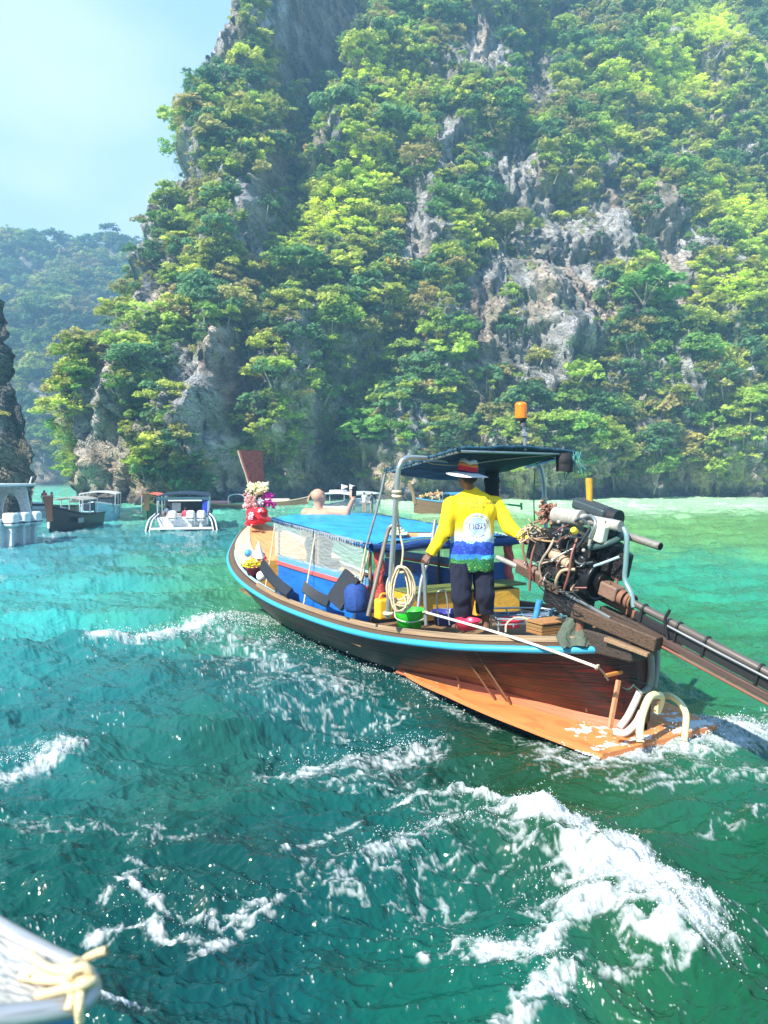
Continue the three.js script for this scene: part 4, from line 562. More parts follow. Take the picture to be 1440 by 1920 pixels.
  obj('carrier_wedge', beam(V(0.42, -0.17, 0.16), V(0.86, -0.12, 0.13), 0.10, 0.04), wood(0.42, 0.27, 0.16), E);
  obj('carrier_block', at(box(0.55, 0.2, 0.26, 0.02), 0.42, -0.24, 0.02, 0, 0, 0.25), darkWood, E);
  obj('swivel_post', [rod(V(0.06, -0.1, 0.12), V(0.10, -0.42, 0.12), 0.04), at(new THREE.TorusGeometry(0.05, 0.018, 6, 14), 0.06, -0.06, 0.16), at(box(0.1, 0.14, 0.1, 0.02), 0.04, -0.08, 0.14)], rust, E);
  // hoses and wires
  const hose = (name, pts, rad, m) => obj(name, tube(pts.map((p) => V(...p)), rad, 40, 7), m, E);
  hose('hose', [[-0.72, 0.42, 0.24], [-0.68, 0.30, 0.27], [-0.60, 0.16, 0.25], [-0.56, 0.05, 0.22], [-0.55, -0.1, 0.2]], 0.012, brown);
  hose('hose', [[-0.56, 0.46, 0.2], [-0.57, 0.30, 0.24], [-0.54, 0.14, 0.26], [-0.52, 0.05, 0.22]], 0.012, brown);
  hose('hose', [[-0.36, 0.55, 0.2], [-0.34, 0.42, 0.28], [-0.38, 0.30, 0.30], [-0.40, 0.20, 0.29], [-0.36, 0.05, 0.24]], 0.013, worn(0.42, 0.34, 0.26));
  hose('hose', [[-0.12, 0.60, 0.18], [-0.08, 0.45, 0.26], [-0.05, 0.28, 0.28], [-0.08, 0.12, 0.26], [-0.12, 0.04, 0.2]], 0.012, brown);
  hose('hose', [[-0.02, 0.33, 0.24], [-0.12, 0.28, 0.30], [-0.16, 0.16, 0.30], [-0.18, 0.05, 0.22]], 0.016, worn(0.50, 0.38, 0.24));
  hose('hose', [[-0.20, 0.74, 0.16], [-0.10, 0.79, 0.2], [0.02, 0.76, 0.22], [0.0, 0.66, 0.22], [-0.06, 0.56, 0.2], [-0.12, 0.44, 0.2], [-0.02, 0.38, 0.2], [0.1, 0.44, 0.16]], 0.014, greenGrey);
  hose('hose', [[-0.14, 0.78, 0.15], [-0.04, 0.84, 0.16], [0.06, 0.8, 0.2], [0.05, 0.66, 0.22]], 0.016, alu);
  hose('hose', [[-0.32, 0.66, 0.17], [-0.28, 0.56, 0.22], [-0.3, 0.46, 0.2]], 0.024, greenGrey);
  hose('hose', [[0.02, 0.55, 0.16], [0.14, 0.62, 0.12], [0.2, 0.70, 0.0], [0.12, 0.74, -0.08]], 0.03, worn(0.05, 0.10, 0.10, 0.4));
  hose('hose', [[0.28, 0.55, 0.05], [0.18, 0.46, 0.12], [0.10, 0.40, 0.14]], 0.014, worn(0.38, 0.55, 0.62, 0.4));
  hose('hose', [[-0.66, 0.42, 0.2], [-0.5, 0.45, 0.25], [-0.32, 0.5, 0.22], [-0.2, 0.6, 0.18]], 0.01, worn(0.45, 0.26, 0.13));
  for (let i = 0; i < 26; i++) { const a = V(-0.6 + r() * 0.7, 0.05 + r() * 0.6, 0.16 + r() * 0.06), b = a.clone().add(V((r() - 0.5) * 0.4, (r() - 0.7) * 0.4, 0)); hose('wire', [a.toArray(), [(a.x + b.x) / 2 + (r() - 0.5) * 0.1, (a.y + b.y) / 2, 0.26 + r() * 0.06], b.toArray()], 0.005 + r() * 0.004, [rubber, alu, brown, greenGrey, tan][i % 5]); }
  obj('hose_clip', Array.from({ length: 12 }, () => at(new THREE.TorusGeometry(0.016, 0.005, 5, 10), -0.6 + r() * 0.7, 0.1 + r() * 0.5, 0.24 + r() * 0.05, r() * 3, r() * 3)), alu, E);
  for (const g of [ball(0.02).translate(-0.36, 0.68, 0.2), ball(0.018).translate(0.02, 0.53, 0.23), at(new THREE.CylinderGeometry(0.014, 0.014, 0.06, 8), 0.06, 0.62, 0.22)]) obj('valve', g, white, E);
  obj('oil_cap', at(new THREE.CylinderGeometry(0.03, 0.035, 0.035, 10), -0.16, 0.66, 0.2, 0.9), mat(0.75, 0.62, 0.03, 0.4), E, 'yellow oil filler cap');
  obj('gauge_stick', rod(V(-0.40, 1.10, -0.15), V(-0.33, 0.86, -0.15), 0.036, 0.03, 12), worn(0.72, 0.36, 0.03, 0.6), E, 'orange post rising behind the engine');
}
// ---------------------------------------------------------------- people: a skeleton of tapered bones joined into one smooth skin
function skin(bones, cell, blend = 0.03) {                        // bones: [a, b, radius at a, radius at b, flatten?]
  const lo = V(1e9, 1e9, 1e9), hi = V(-1e9, -1e9, -1e9);
  for (const [a, b, ra, rb] of bones) { lo.min(a.clone().subScalar(ra)).min(b.clone().subScalar(rb)); hi.max(a.clone().addScalar(ra)).max(b.clone().addScalar(rb)); }
  const size = hi.clone().sub(lo), c = lo.clone().add(hi).multiplyScalar(0.5), side = Math.max(size.x, size.y, size.z) + cell * 8, n = Math.ceil(side / cell), mc = new MarchingCubes(n, new THREE.MeshStandardMaterial(), false, false, 400000), half = n / 2;
  mc.isolation = 0; mc.field.fill(-1);
  const f = mc.field, ab = V(), ap = V(), ix = (w, cc) => (w - cc) / cell + half;
  for (const [a, b, ra, rb] of bones) {
    ab.subVectors(b, a); const l2 = Math.max(1e-9, ab.lengthSq()), m = Math.max(ra, rb) + blend * 2 + cell * 2;
    const r0 = [0, 1, 2].map((k) => Math.max(1, Math.floor(ix(Math.min(a.getComponent(k), b.getComponent(k)) - m, c.getComponent(k))))), r1 = [0, 1, 2].map((k) => Math.min(n - 2, Math.ceil(ix(Math.max(a.getComponent(k), b.getComponent(k)) + m, c.getComponent(k)))));
    for (let z = r0[2]; z <= r1[2]; z++) for (let y = r0[1]; y <= r1[1]; y++) for (let x = r0[0]; x <= r1[0]; x++) {
      ap.set((x - half) * cell + c.x - a.x, (y - half) * cell + c.y - a.y, (z - half) * cell + c.z - a.z);
      const t = clamp(ap.dot(ab) / l2), dx = ap.x - ab.x * t, dy = ap.y - ab.y * t, dz = ap.z - ab.z * t, d = Math.sqrt(dx * dx + dy * dy + dz * dz) - lerp(ra, rb, t), q = x + y * n + z * n * n;
      f[q] = -smin(-f[q], d, blend);
    }
  }
  mc.update();
  const p = mc.positionArray.slice(0, mc.count * 3); for (let i = 0; i < p.length; i += 3) { p[i] = p[i] * half * cell + c.x; p[i + 1] = p[i + 1] * half * cell + c.y; p[i + 2] = p[i + 2] * half * cell + c.z; }
  let g = new THREE.BufferGeometry(); g.setAttribute('position', new THREE.BufferAttribute(p, 3)); g = mergeVertices(g, cell * 0.02); g.computeVertexNormals(); return g;
}
function cut(g, keep) { // keep the faces whose centre passes the test: clean hems
  g = g.index ? g.toNonIndexed() : g; const p = g.attributes.position, n = g.attributes.normal, P2 = [], N2 = [];
  for (let i = 0; i < p.count; i += 3) { const c = V(0, 0, 0); for (let k = 0; k < 3; k++) c.add(V(p.getX(i + k), p.getY(i + k), p.getZ(i + k))); if (!keep(c.divideScalar(3))) continue; for (let k = 0; k < 3; k++) { P2.push(p.getX(i + k), p.getY(i + k), p.getZ(i + k)); N2.push(n.getX(i + k), n.getY(i + k), n.getZ(i + k)); } }
  const o = new THREE.BufferGeometry(); o.setAttribute('position', new THREE.Float32BufferAttribute(P2, 3)); o.setAttribute('normal', new THREE.Float32BufferAttribute(N2, 3)); return o;
}
const skinTone = (r, g, b) => mat(r, g, b, 0.55, { bumpMap: bumpy, bumpScale: 0.002 });
// a head of its own frame: centre c, facing along f, size k
function headBones(c, f, k = 1) {
  f = f.clone().normalize(); const r = V(-f.z, 0, f.x).normalize(), at2 = (x, y, z) => c.clone().addScaledVector(r, x * k).add(V(0, y * k, 0)).addScaledVector(f, z * k);
  return [[at2(0, 0.035, -0.015), at2(0, 0.03, 0.025), 0.086 * k, 0.075 * k], [at2(0, -0.03, 0.03), at2(0, -0.075, 0.055), 0.062 * k, 0.036 * k], [at2(0, 0.005, 0.095), at2(0, -0.022, 0.112), 0.010 * k, 0.015 * k], [at2(-0.02, -0.055, 0.083), at2(0.02, -0.055, 0.083), 0.011 * k, 0.011 * k],
    ...[-1, 1].flatMap((s) => [[at2(s * 0.081, 0.015, -0.005), at2(s * 0.084, -0.022, 0.002), 0.014 * k, 0.010 * k], [at2(s * 0.045, 0.028, 0.078), at2(s * 0.02, 0.026, 0.09), 0.010 * k, 0.010 * k], [at2(s * 0.045, -0.02, 0.07), at2(s * 0.04, -0.03, 0.06), 0.018 * k, 0.02 * k]])];
}
function eyes(c, f, k, parent) { f = f.clone().normalize(); const r = V(-f.z, 0, f.x).normalize(); for (const s of [-1, 1]) { obj('eye', ball(0.011 * k, 10, 8).translate(...c.clone().addScaledVector(r, s * 0.032 * k).add(V(0, 0.01 * k, 0)).addScaledVector(f, 0.087 * k).toArray()), mat(0.05, 0.04, 0.035, 0.2), parent); } }
function handBones(wrist, dir, palmN, k = 1, curl = 0.9, side = 1) { // wrist, where the fingers point, the way the palm faces
  const d = dir.clone().normalize(), nrm = palmN.clone().addScaledVector(d, -palmN.dot(d)).normalize(), w = d.clone().cross(nrm).multiplyScalar(side), out = [], pt = (x, y, z) => wrist.clone().addScaledVector(w, x * k).addScaledVector(d, y * k).addScaledVector(nrm, z * k);
  for (const x of [-0.026, -0.009, 0.009, 0.026]) out.push([pt(x * 0.7, 0.005, 0), pt(x, 0.085, 0), 0.016 * k, 0.0125 * k]);
  [[-0.03, 0.062], [-0.010, 0.076], [0.010, 0.080], [0.030, 0.072]].forEach(([x, l]) => { let p = V(x, 0.088, 0), a = 0; for (let j = 0; j < 3; j++) { const seg = l * [0.45, 0.32, 0.23][j]; a += curl * [0.5, 0.75, 0.6][j]; const q = V(p.x * 1.02, p.y + Math.cos(a) * seg, p.z + Math.sin(a) * seg); out.push([pt(p.x, p.y, p.z), pt(q.x, q.y, q.z), (0.0095 - j * 0.0012) * k, (0.0083 - j * 0.0012) * k]); p = q; } });
  out.push([pt(0.022, 0.02, 0.008), pt(0.048, 0.055, 0.022), 0.014 * k, 0.011 * k], [pt(0.048, 0.055, 0.022), pt(0.05, 0.085, 0.042), 0.010 * k, 0.0085 * k]);
  return out;
}
// ---- the helmsman
{
  const D = 8.55, j = (px, py, d = D) => P(px, py, d), G = thing('person', 'person in yellow printed long sleeved shirt, dark trousers and striped brimmed hat steering the boat', 'person', j(888, 1178, D));
  const O = G.position.clone(), l = (px, py, d) => j(px, py, d).sub(O);
  const neck = l(884, 915, 8.52), chest = l(886, 960, 8.5), waist = l(885, 1025, 8.5), hip = l(884, 1050, 8.5), hd = l(876, 895, 8.46), face = V(-0.75, -0.1, -0.66);
  const sl = l(846, 947, 8.45), sr = l(930, 945, 8.55), el = l(832, 1000, 8.4), er = l(956, 990, 8.42), wl = l(806, 1040, 8.36), wr = l(990, 1014, 8.2);
  const hl = l(868, 1060, 8.46), hr = l(903, 1060, 8.54), kl = l(868, 1118, 8.40), kr = l(908, 1115, 8.46), al = l(870, 1172, 8.5), ar = l(911, 1171, 8.58);
  const arms = [[sl, el, 0.052, 0.042], [el, wl, 0.041, 0.027], [sr, er, 0.052, 0.042], [er, wr, 0.041, 0.027]];
  const foot = (a, s) => [[a.clone().add(V(0, 0.0, 0.02)), a.clone().add(V(0, -0.035, 0.03)), 0.038, 0.035], [a.clone().add(V(0, -0.03, 0.02)), a.clone().add(V(-0.05 + s, -0.045, -0.15)), 0.036, 0.028], ...[-0.03, -0.012, 0.006, 0.022, 0.036].map((x, i) => [a.clone().add(V(-0.05 + s + x, -0.048, -0.155)), a.clone().add(V(-0.052 + s + x * 1.1, -0.05, -0.19 + i * 0.006)), 0.011, 0.010])];
  const body = [[neck.clone().add(V(0, -0.04, 0.01)), hd.clone().add(V(0, -0.05, 0.02)), 0.056, 0.052], ...headBones(hd, face), [chest.clone().add(V(-0.09, 0.02, 0)), chest.clone().add(V(0.09, 0.02, 0)), 0.12, 0.12], [sl, sr, 0.055, 0.055], [chest, waist, 0.13, 0.125], [hip.clone().add(V(-0.06, 0, 0)), hip.clone().add(V(0.06, 0, 0)), 0.12, 0.12], ...arms, [hl, kl, 0.085, 0.058], [kl, al, 0.056, 0.038], [hr, kr, 0.085, 0.058], [kr, ar, 0.056, 0.038], ...foot(al, -0.03), ...foot(ar, 0.02)];
  const hands = skin([...handBones(wl, l(796, 1052, 8.36).sub(wl), V(0.3, -0.3, -0.8), 1, 1.5, -1), [el.clone().lerp(wl, 0.9), wl, 0.029, 0.026]], 0.0045, 0.006), hand2 = skin([...handBones(wr, l(1003, 1024, 8.12).sub(wr), V(-0.2, -0.7, -0.5), 1, 1.3, 1), [er.clone().lerp(wr, 0.9), wr, 0.029, 0.026]], 0.0045, 0.006);
  obj('body', [skin(body, 0.012), hands, hand2], skinTone(0.16, 0.075, 0.045), G);
  eyes(hd, face, 1, G);
  obj('hair', cut(skin([[hd.clone().add(V(0.01, 0.045, 0.012)), hd.clone().add(V(0.0, 0.035, 0.02)), 0.096, 0.093], [hd.clone().add(V(0.03, -0.02, 0.05)), hd.clone().add(V(0.05, 0.0, 0.03)), 0.055, 0.06]], 0.01), (c) => c.clone().sub(hd).dot(face) < 0.02), mat(0.02, 0.017, 0.015, 0.9), G);
  // shirt: printed yellow above, mountains and a green shore below
  const print = (() => { const S = 1024, cv = document.createElement('canvas'); cv.width = cv.height = S; const x = cv.getContext('2d'), r = rng(5);
    const gr = x.createLinearGradient(0, 0, 0, S); gr.addColorStop(0, '#f0c800'); gr.addColorStop(0.48, '#f2cf10'); gr.addColorStop(0.60, '#d9e3e6'); gr.addColorStop(0.67, '#9cc9ee'); gr.addColorStop(1, '#9cc9ee'); x.fillStyle = gr; x.fillRect(0, 0, S, S);
    const hills = (y0, amp, f, col) => { x.fillStyle = col; x.beginPath(); x.moveTo(0, S); for (let i = 0; i <= S; i += 6) x.lineTo(i, y0 + amp * (n2(i * f, y0) + 0.5 * n2b(i * f * 3, y0))); x.lineTo(S, S); x.fill(); };
    hills(690, 26, 0.008, '#2a50c4'); hills(722, 22, 0.012, '#1a36a0'); hills(820, 10, 0.006, '#2a78c8'); for (let i = 0; i < 500; i++) { x.fillStyle = ['rgba(20,60,150,0.35)', 'rgba(90,150,220,0.3)', 'rgba(40,90,160,0.4)'][i % 3]; x.fillRect(r() * S, 690 + r() * 150, 8 + r() * 22, 4 + r() * 12); } x.fillStyle = '#58c3e6'; x.beginPath(); x.ellipse(690, 858, 110, 28, 0, 0, 7); x.fill();
    hills(880, 22, 0.02, '#1f6a3c'); for (let i = 0; i < 900; i++) { x.fillStyle = ['#1a5a2a', '#2f8a38', '#0f4a2a', '#6a9a2a', '#c8d84a'][Math.floor(r() * (i % 3 ? 4 : 5))]; const px = r() * S, far = px < 400 ? 1 : 0; if (!far && i % 5 === 4) continue; x.fillRect(px, 868 + r() * 156, 5 + r() * 9, 4 + r() * 9); }
    x.fillStyle = '#16203c'; x.textAlign = 'center'; x.font = 'bold 34px serif'; x.fillText('PHI-PHI DON', 560, 200); x.font = 'bold 36px serif'; x.fillText('LONGTAIL BOAT SERVICE', 550, 246); x.font = 'bold 30px serif'; x.fillText('KRABI, TH', 540, 290);
    x.lineWidth = 5; x.strokeStyle = '#e8eef4'; x.fillStyle = 'rgba(225,236,246,0.75)'; x.beginPath(); x.arc(535, 500, 152, 0, 7); x.fill(); x.stroke(); x.strokeStyle = '#5b86b8'; x.lineWidth = 4; for (const q of [143, 100]) { x.beginPath(); x.arc(535, 500, q, 0, 7); x.stroke(); } x.fillStyle = '#a9c2e2'; x.beginPath(); x.arc(535, 500, 98, 0, 7); x.fill();
    x.fillStyle = '#16346e'; x.font = 'bold 27px sans-serif'; const ring = (t, rad, a0, da, flip) => [...t].forEach((ch, i) => { x.save(); x.translate(535, 500); x.rotate(a0 + i * da); x.translate(0, flip ? rad : -rad); x.fillText(ch, 0, 9); x.restore(); }); ring('PHIPHI TOUR NATIONAL', 121, -1.32, 0.139, false); ring('SEA & SAND', 121, 0.62, -0.139, true);
    x.font = 'bold 66px sans-serif'; x.lineWidth = 17; x.strokeStyle = '#12306e'; x.lineJoin = 'round'; x.strokeText('B.175', 535, 523); x.fillStyle = '#eef4fb'; x.fillText('B.175', 535, 523);
    const t = new THREE.CanvasTexture(cv); t.colorSpace = THREE.SRGBColorSpace; return t; })();
  const hemL = waist.clone().lerp(hip, 1).add(V(0, -0.07, 0));
  const shirtBones = [[neck.clone().add(V(0, -0.045, 0.01)), neck.clone().add(V(0, -0.09, 0.01)), 0.07, 0.11], [neck.clone().add(V(0, -0.07, 0.01)), sl.clone().add(V(0.03, 0.0, 0)), 0.075, 0.075], [neck.clone().add(V(0, -0.07, 0.01)), sr.clone().add(V(-0.03, 0.0, 0)), 0.075, 0.072], [chest.clone().add(V(-0.12, 0.02, 0.01)), chest.clone().add(V(0.12, 0.02, 0.01)), 0.138, 0.138], [chest.clone().add(V(-0.09, 0, 0)), hemL.clone().add(V(-0.105, 0, 0)), 0.14, 0.142], [chest.clone().add(V(0.09, 0, 0)), hemL.clone().add(V(0.105, 0, 0)), 0.14, 0.142], [chest.clone().add(V(0, 0, 0.012)), hemL.clone().add(V(0, 0, 0.004)), 0.14, 0.145], [chest.clone().add(V(-0.08, 0.08, 0.02)), chest.clone().add(V(0.08, 0.08, 0.02)), 0.13, 0.13], [sl, el, 0.092, 0.074], [el, wl.clone().lerp(el, 0.05), 0.073, 0.056], [sr, er, 0.086, 0.072], [er, wr.clone().lerp(er, 0.05), 0.071, 0.052]];
  let sg = cut(skin(shirtBones, 0.011, 0.045), (c) => c.y > l(0, 1069, 8.5).y + 0.008 * Math.sin(c.x * 40) && c.distanceTo(wl) > 0.054 && c.distanceTo(wr) > 0.05 && c.distanceTo(hd) > 0.12);
  { const p = sg.attributes.position, uv = []; const top = l(0, 905, 8.5).y, bot = l(0, 1070, 8.5).y, x0 = l(888, 0, 8.5).x, w = (top - bot); for (let i = 0; i < p.count; i++) { const x = p.getX(i), y = p.getY(i), z = p.getZ(i); const fold = 0.006 * n3(x * 9, y * 5, z * 9) + 0.0015 * n3(x * 22, y * 9, z * 20); const n = sg.attributes.normal; p.setXYZ(i, x + n.getX(i) * fold, y, z + n.getZ(i) * fold); const arm = Math.min(new THREE.Line3(sl, el).closestPointToPoint(V(x, y, z), true, V()).distanceTo(V(x, y, z)), new THREE.Line3(el, wl).closestPointToPoint(V(x, y, z), true, V()).distanceTo(V(x, y, z))) < 0.104 && x < sl.x + 0.05 || x > sr.x - 0.012; let v = (y - bot) / w; if (arm) v = 0.75 + 0.2 * v; uv.push(0.5 + (x - x0) / w * 0.98 * (arm ? 0.2 : 1), clamp(v, 0.002, 0.998)); } sg.setAttribute('uv', new THREE.Float32BufferAttribute(uv, 2)); sg = mergeVertices(sg, 1e-4); sg.computeVertexNormals(); }
  obj('shirt', sg, new THREE.MeshStandardMaterial({ map: print, roughness: 0.75, side: THREE.DoubleSide }), G, 'yellow shirt printed with a round badge reading B.175 over blue hills');
  obj('collar', at(new THREE.TorusGeometry(0.068, 0.012, 8, 24), neck.x - 0.005, neck.y - 0.025, neck.z + 0.008, 1.25), mat(0.75, 0.6, 0.06, 0.8), G);
  const tr = cut(skin([[hip.clone().add(V(-0.07, 0, 0)), hip.clone().add(V(0.07, 0, 0)), 0.137, 0.137], [hl.clone().add(V(-0.02, 0, 0)), kl.clone().add(V(-0.02, 0, 0)), 0.125, 0.106], [kl.clone().add(V(-0.02, 0, 0)), al.clone().lerp(kl, 0.2), 0.104, 0.095], [hr.clone().add(V(0.01, 0, 0)), kr, 0.125, 0.104], [kr, ar.clone().lerp(kr, 0.35), 0.102, 0.095]], 0.012), (c) => (c.x < (al.x + ar.x) / 2 ? c.y > al.y + 0.04 : c.y > ar.y + 0.13) && c.y < hip.y - 0.02);
  { const p = tr.attributes.position, n = tr.attributes.normal; for (let i = 0; i < p.count; i++) { const f = 0.008 * n3(p.getX(i) * 12, p.getY(i) * 7, p.getZ(i) * 12); p.setXYZ(i, p.getX(i) + n.getX(i) * f, p.getY(i), p.getZ(i) + n.getZ(i) * f); } tr.computeVertexNormals(); }
  obj('trousers', mergeVertices(tr, 1e-4), mat(0.007, 0.009, 0.026, 0.95), G);
  // hat: striped crown, dark band, wide brim
  const hat = new THREE.Group(); hat.name = 'hat'; hat.position.copy(hd.clone().add(V(0.002, 0.05, 0.0))); hat.rotation.set(0.05, 0, -0.10); G.add(hat); hat.userData.label = 'sun hat with rainbow striped crown and white brim';
  const stripes = texture(64, 256, (u, v) => { const w = v + 0.03 * Math.sin(u * 12.6); return w < 0.14 ? [0.12, 0.04, 0.16] : w < 0.40 ? [0.78, 0.08, 0.16] : w < 0.48 ? [0.90, 0.30, 0.2] : w < 0.62 ? [0.93, 0.52, 0.12] : w < 0.68 ? [0.35, 0.2, 0.14] : w < 0.82 ? [0.88, 0.76, 0.62] : [0.86, 0.9, 0.92]; }, true);
  const crown = lathe([[0.114, 0], [0.115, 0.03], [0.112, 0.07], [0.104, 0.115], [0.086, 0.145], [0.05, 0.156], [0, 0.148]], 32); { const p = crown.attributes.position, uv = []; for (let i = 0; i < p.count; i++) { uv.push(Math.atan2(p.getX(i), p.getZ(i)) / 6.28, clamp(p.getY(i) / 0.157, 0.01, 0.99)); if (p.getY(i) > 0.1) p.setY(i, p.getY(i) - 0.022 * Math.exp(-((p.getX(i) / 0.035) ** 2))); } crown.setAttribute('uv', new THREE.Float32BufferAttribute(uv, 2)); crown.computeVertexNormals(); }
  obj('crown', crown, new THREE.MeshStandardMaterial({ map: stripes, roughness: 0.8, side: THREE.DoubleSide }), hat);
  obj('brim', slab(Array.from({ length: 37 }, (_, i) => { const a = i / 36 * 2 * Math.PI; return [0.113, 0.155, 0.205, 0.232].map((r, k) => V(Math.cos(a) * r, -0.012 * k + 0.01 * Math.sin(2 * a + 0.6) * k / 3, Math.sin(a) * r)); }), 0.004), mat(0.74, 0.74, 0.80, 0.8), hat);
  obj('hat_band', at(new THREE.TorusGeometry(0.113, 0.009, 8, 32), 0, 0.012, 0, Math.PI / 2), mat(0.05, 0.02, 0.07, 0.8), hat);
}
// ---- the bald passenger beyond the roof
{
  const D = 13.0, S = 1.16, G = thing('person', 'bald bare shouldered person standing beyond the blue roof, holding up a phone', 'person', P(598, 1025, D)), O = G.position.clone(), l = (px, py, d = D) => P(px, py, d).sub(O);
  const hd = l(597, 934), f = V(0.55, 0, -0.85), nk = l(597, 950), sl = l(573, 962), sr = l(624, 960), er = l(650, 963, 12.8), wr = l(662, 936, 12.7), el = l(570, 1000, 12.9), wl = l(590, 1010, 12.7), ch = l(598, 978), hp = l(598, 1020), y0 = 0.45 - O.y;
  const kn = (x) => V(hp.x + x, (hp.y + y0) / 2, hp.z - 0.03), an = (x) => V(hp.x + x, y0 + 0.06, hp.z);
  obj('body', [skin([...headBones(hd, f, S * 1.12), [hd.clone().add(V(0, -0.06, 0.01)), nk.clone().add(V(0, -0.02, 0)), 0.062, 0.07], [sl, sr, 0.075, 0.075], [ch.clone().add(V(-0.1, 0.05, 0)), ch.clone().add(V(0.1, 0.05, 0)), 0.14, 0.14], [ch, hp, 0.15, 0.15], [sr, er, 0.065, 0.05], [er, wr, 0.05, 0.036], [sl, el, 0.065, 0.05], [el, wl, 0.05, 0.036], [hp.clone().add(V(-0.09, 0, 0)), kn(-0.1), 0.1, 0.07], [kn(-0.1), an(-0.1), 0.066, 0.045], [hp.clone().add(V(0.09, 0, 0)), kn(0.1), 0.1, 0.07], [kn(0.1), an(0.1), 0.066, 0.045], [an(-0.1), an(-0.1).add(V(-0.02, -0.03, -0.18)), 0.042, 0.034], [an(0.1), an(0.1).add(V(0.02, -0.03, -0.18)), 0.042, 0.034]], 0.014, 0.04), skin(handBones(wr, V(0.1, 1, -0.1), V(-0.5, 0, -0.8), 1.15, 1.1, 1), 0.005, 0.006), skin(handBones(wl, V(0.7, -0.4, -0.3), V(0, 0.3, -1), 1.15, 1.0, -1), 0.005, 0.006)], skinTone(0.50, 0.26, 0.17), G);
  eyes(hd, f, S * 1.12, G);
  obj('swim_shorts', cut(skin([[hp.clone().add(V(-0.08, 0, 0)), hp.clone().add(V(0.08, 0, 0)), 0.165, 0.165], [hp.clone().add(V(-0.09, 0, 0)), kn(-0.1), 0.12, 0.11], [hp.clone().add(V(0.09, 0, 0)), kn(0.1), 0.12, 0.11]], 0.014), (c) => c.y < hp.y + 0.1 && c.y > hp.y - 0.32), mat(0.02, 0.10, 0.14, 0.8), G);
  tag(obj('phone', at(box(0.085, 0.17, 0.012, 0.008), 0, 0, 0, 0.1, 0.6), mat(0.02, 0.02, 0.025, 0.25)), 'small dark phone held up by the bald passenger', 'phone').position.copy(P(664, 921, 12.62));
}
// ---------------------------------------------------------------- things on and about the longtail boat
const plastic = (r, g, b, o = {}) => mat(r, g, b, 0.35, o);
const hemp = mat(0.62, 0.50, 0.33, 0.9, { bumpMap: grain, bumpScale: 0.004 });
{ // bucket
  const t = thing('bucket', 'bright green plastic bucket on the near side of the deck below the rope coil', 'bucket', P(768, 1176, 8.75));
  obj('tub', lathe([[0, 0.005], [0.135, 0.005], [0.165, 0.185], [0.178, 0.19], [0.176, 0.205], [0.158, 0.2], [0.128, 0.02], [0, 0.02]], 32), plastic(0.03, 0.52, 0.03), t);
  obj('handle', tube([V(0.17, 0.19, 0), V(0.15, 0.12, 0.12), V(0, 0.09, 0.185), V(-0.15, 0.12, 0.12), V(-0.17, 0.19, 0)], 0.006, 24, 6), plastic(0.6, 0.65, 0.55), t);
}
{ // hanging coil of rope
  const t = thing('rope_coil', 'coil of pale hemp rope hanging from the canopy pole', 'rope', P(752, 1062, 8.3)), r = rng(31);
  for (let i = 0; i < 13; i++) { const w = 0.085 + r() * 0.05, h = 0.17 + r() * 0.08, ox = (r() - 0.5) * 0.05, oz = (r() - 0.5) * 0.07, pts = []; for (let k = 0; k < 14; k++) { const a = k / 14 * 6.283; pts.push(V(ox + Math.sin(a) * w * (1 - 0.25 * Math.cos(a)), -h + Math.cos(a) * h + (r() - 0.5) * 0.012, oz + Math.sin(a + i) * 0.02)); } obj('loop', new THREE.TubeGeometry(curve(pts, 0.5, true), 50, 0.0095, 6, true), hemp, t); }
  obj('wrap', at(new THREE.TorusGeometry(0.035, 0.016, 7, 14), 0, -0.06, 0, Math.PI / 2), hemp, t);
  obj('hanger', tube([V(0, -0.02, 0), V(0.02, 0.18, 0.01), V(-0.02, 0.40, 0), V(-0.045, 0.72, 0)], 0.012, 20, 6), hemp, t);
  obj('tail_end', tube([V(0.03, -0.3, 0.02), V(0.05, -0.42, 0.05), V(-0.04, -0.47, 0.06), V(-0.07, -0.40, 0.05)], 0.009, 20, 6), hemp, t);
}
{
  const a = P(797, 1148, 8.33), b = P(960, 1195, 7.4), c = P(1122, 1252, 6.78), t = thing('mooring_rope', 'pale rope stretched from the hand rail down across the hull to the stern', 'rope', a), q = (p) => p.clone().sub(a);
  obj('line', tube([q(a), q(P(880, 1171, 7.85)), q(b), q(P(1040, 1222, 7.05)), q(c)], 0.014, 60, 7), mat(0.72, 0.66, 0.56, 0.9, { bumpMap: grain, bumpScale: 0.004 }), t);
  obj('knot', [at(new THREE.TorusGeometry(0.022, 0.011, 6, 12), ...q(P(797, 1148, 8.33)).toArray(), 1.2), at(new THREE.TorusGeometry(0.02, 0.010, 6, 12), ...q(P(1120, 1251, 6.79)).toArray(), 0.4, 0.6)], hemp, t);
  obj('tail_end', tube([q(c), q(P(1132, 1262, 6.82)), q(P(1140, 1275, 6.86))], 0.010, 10, 6), mat(0.3, 0.2, 0.13, 0.9), t);
}
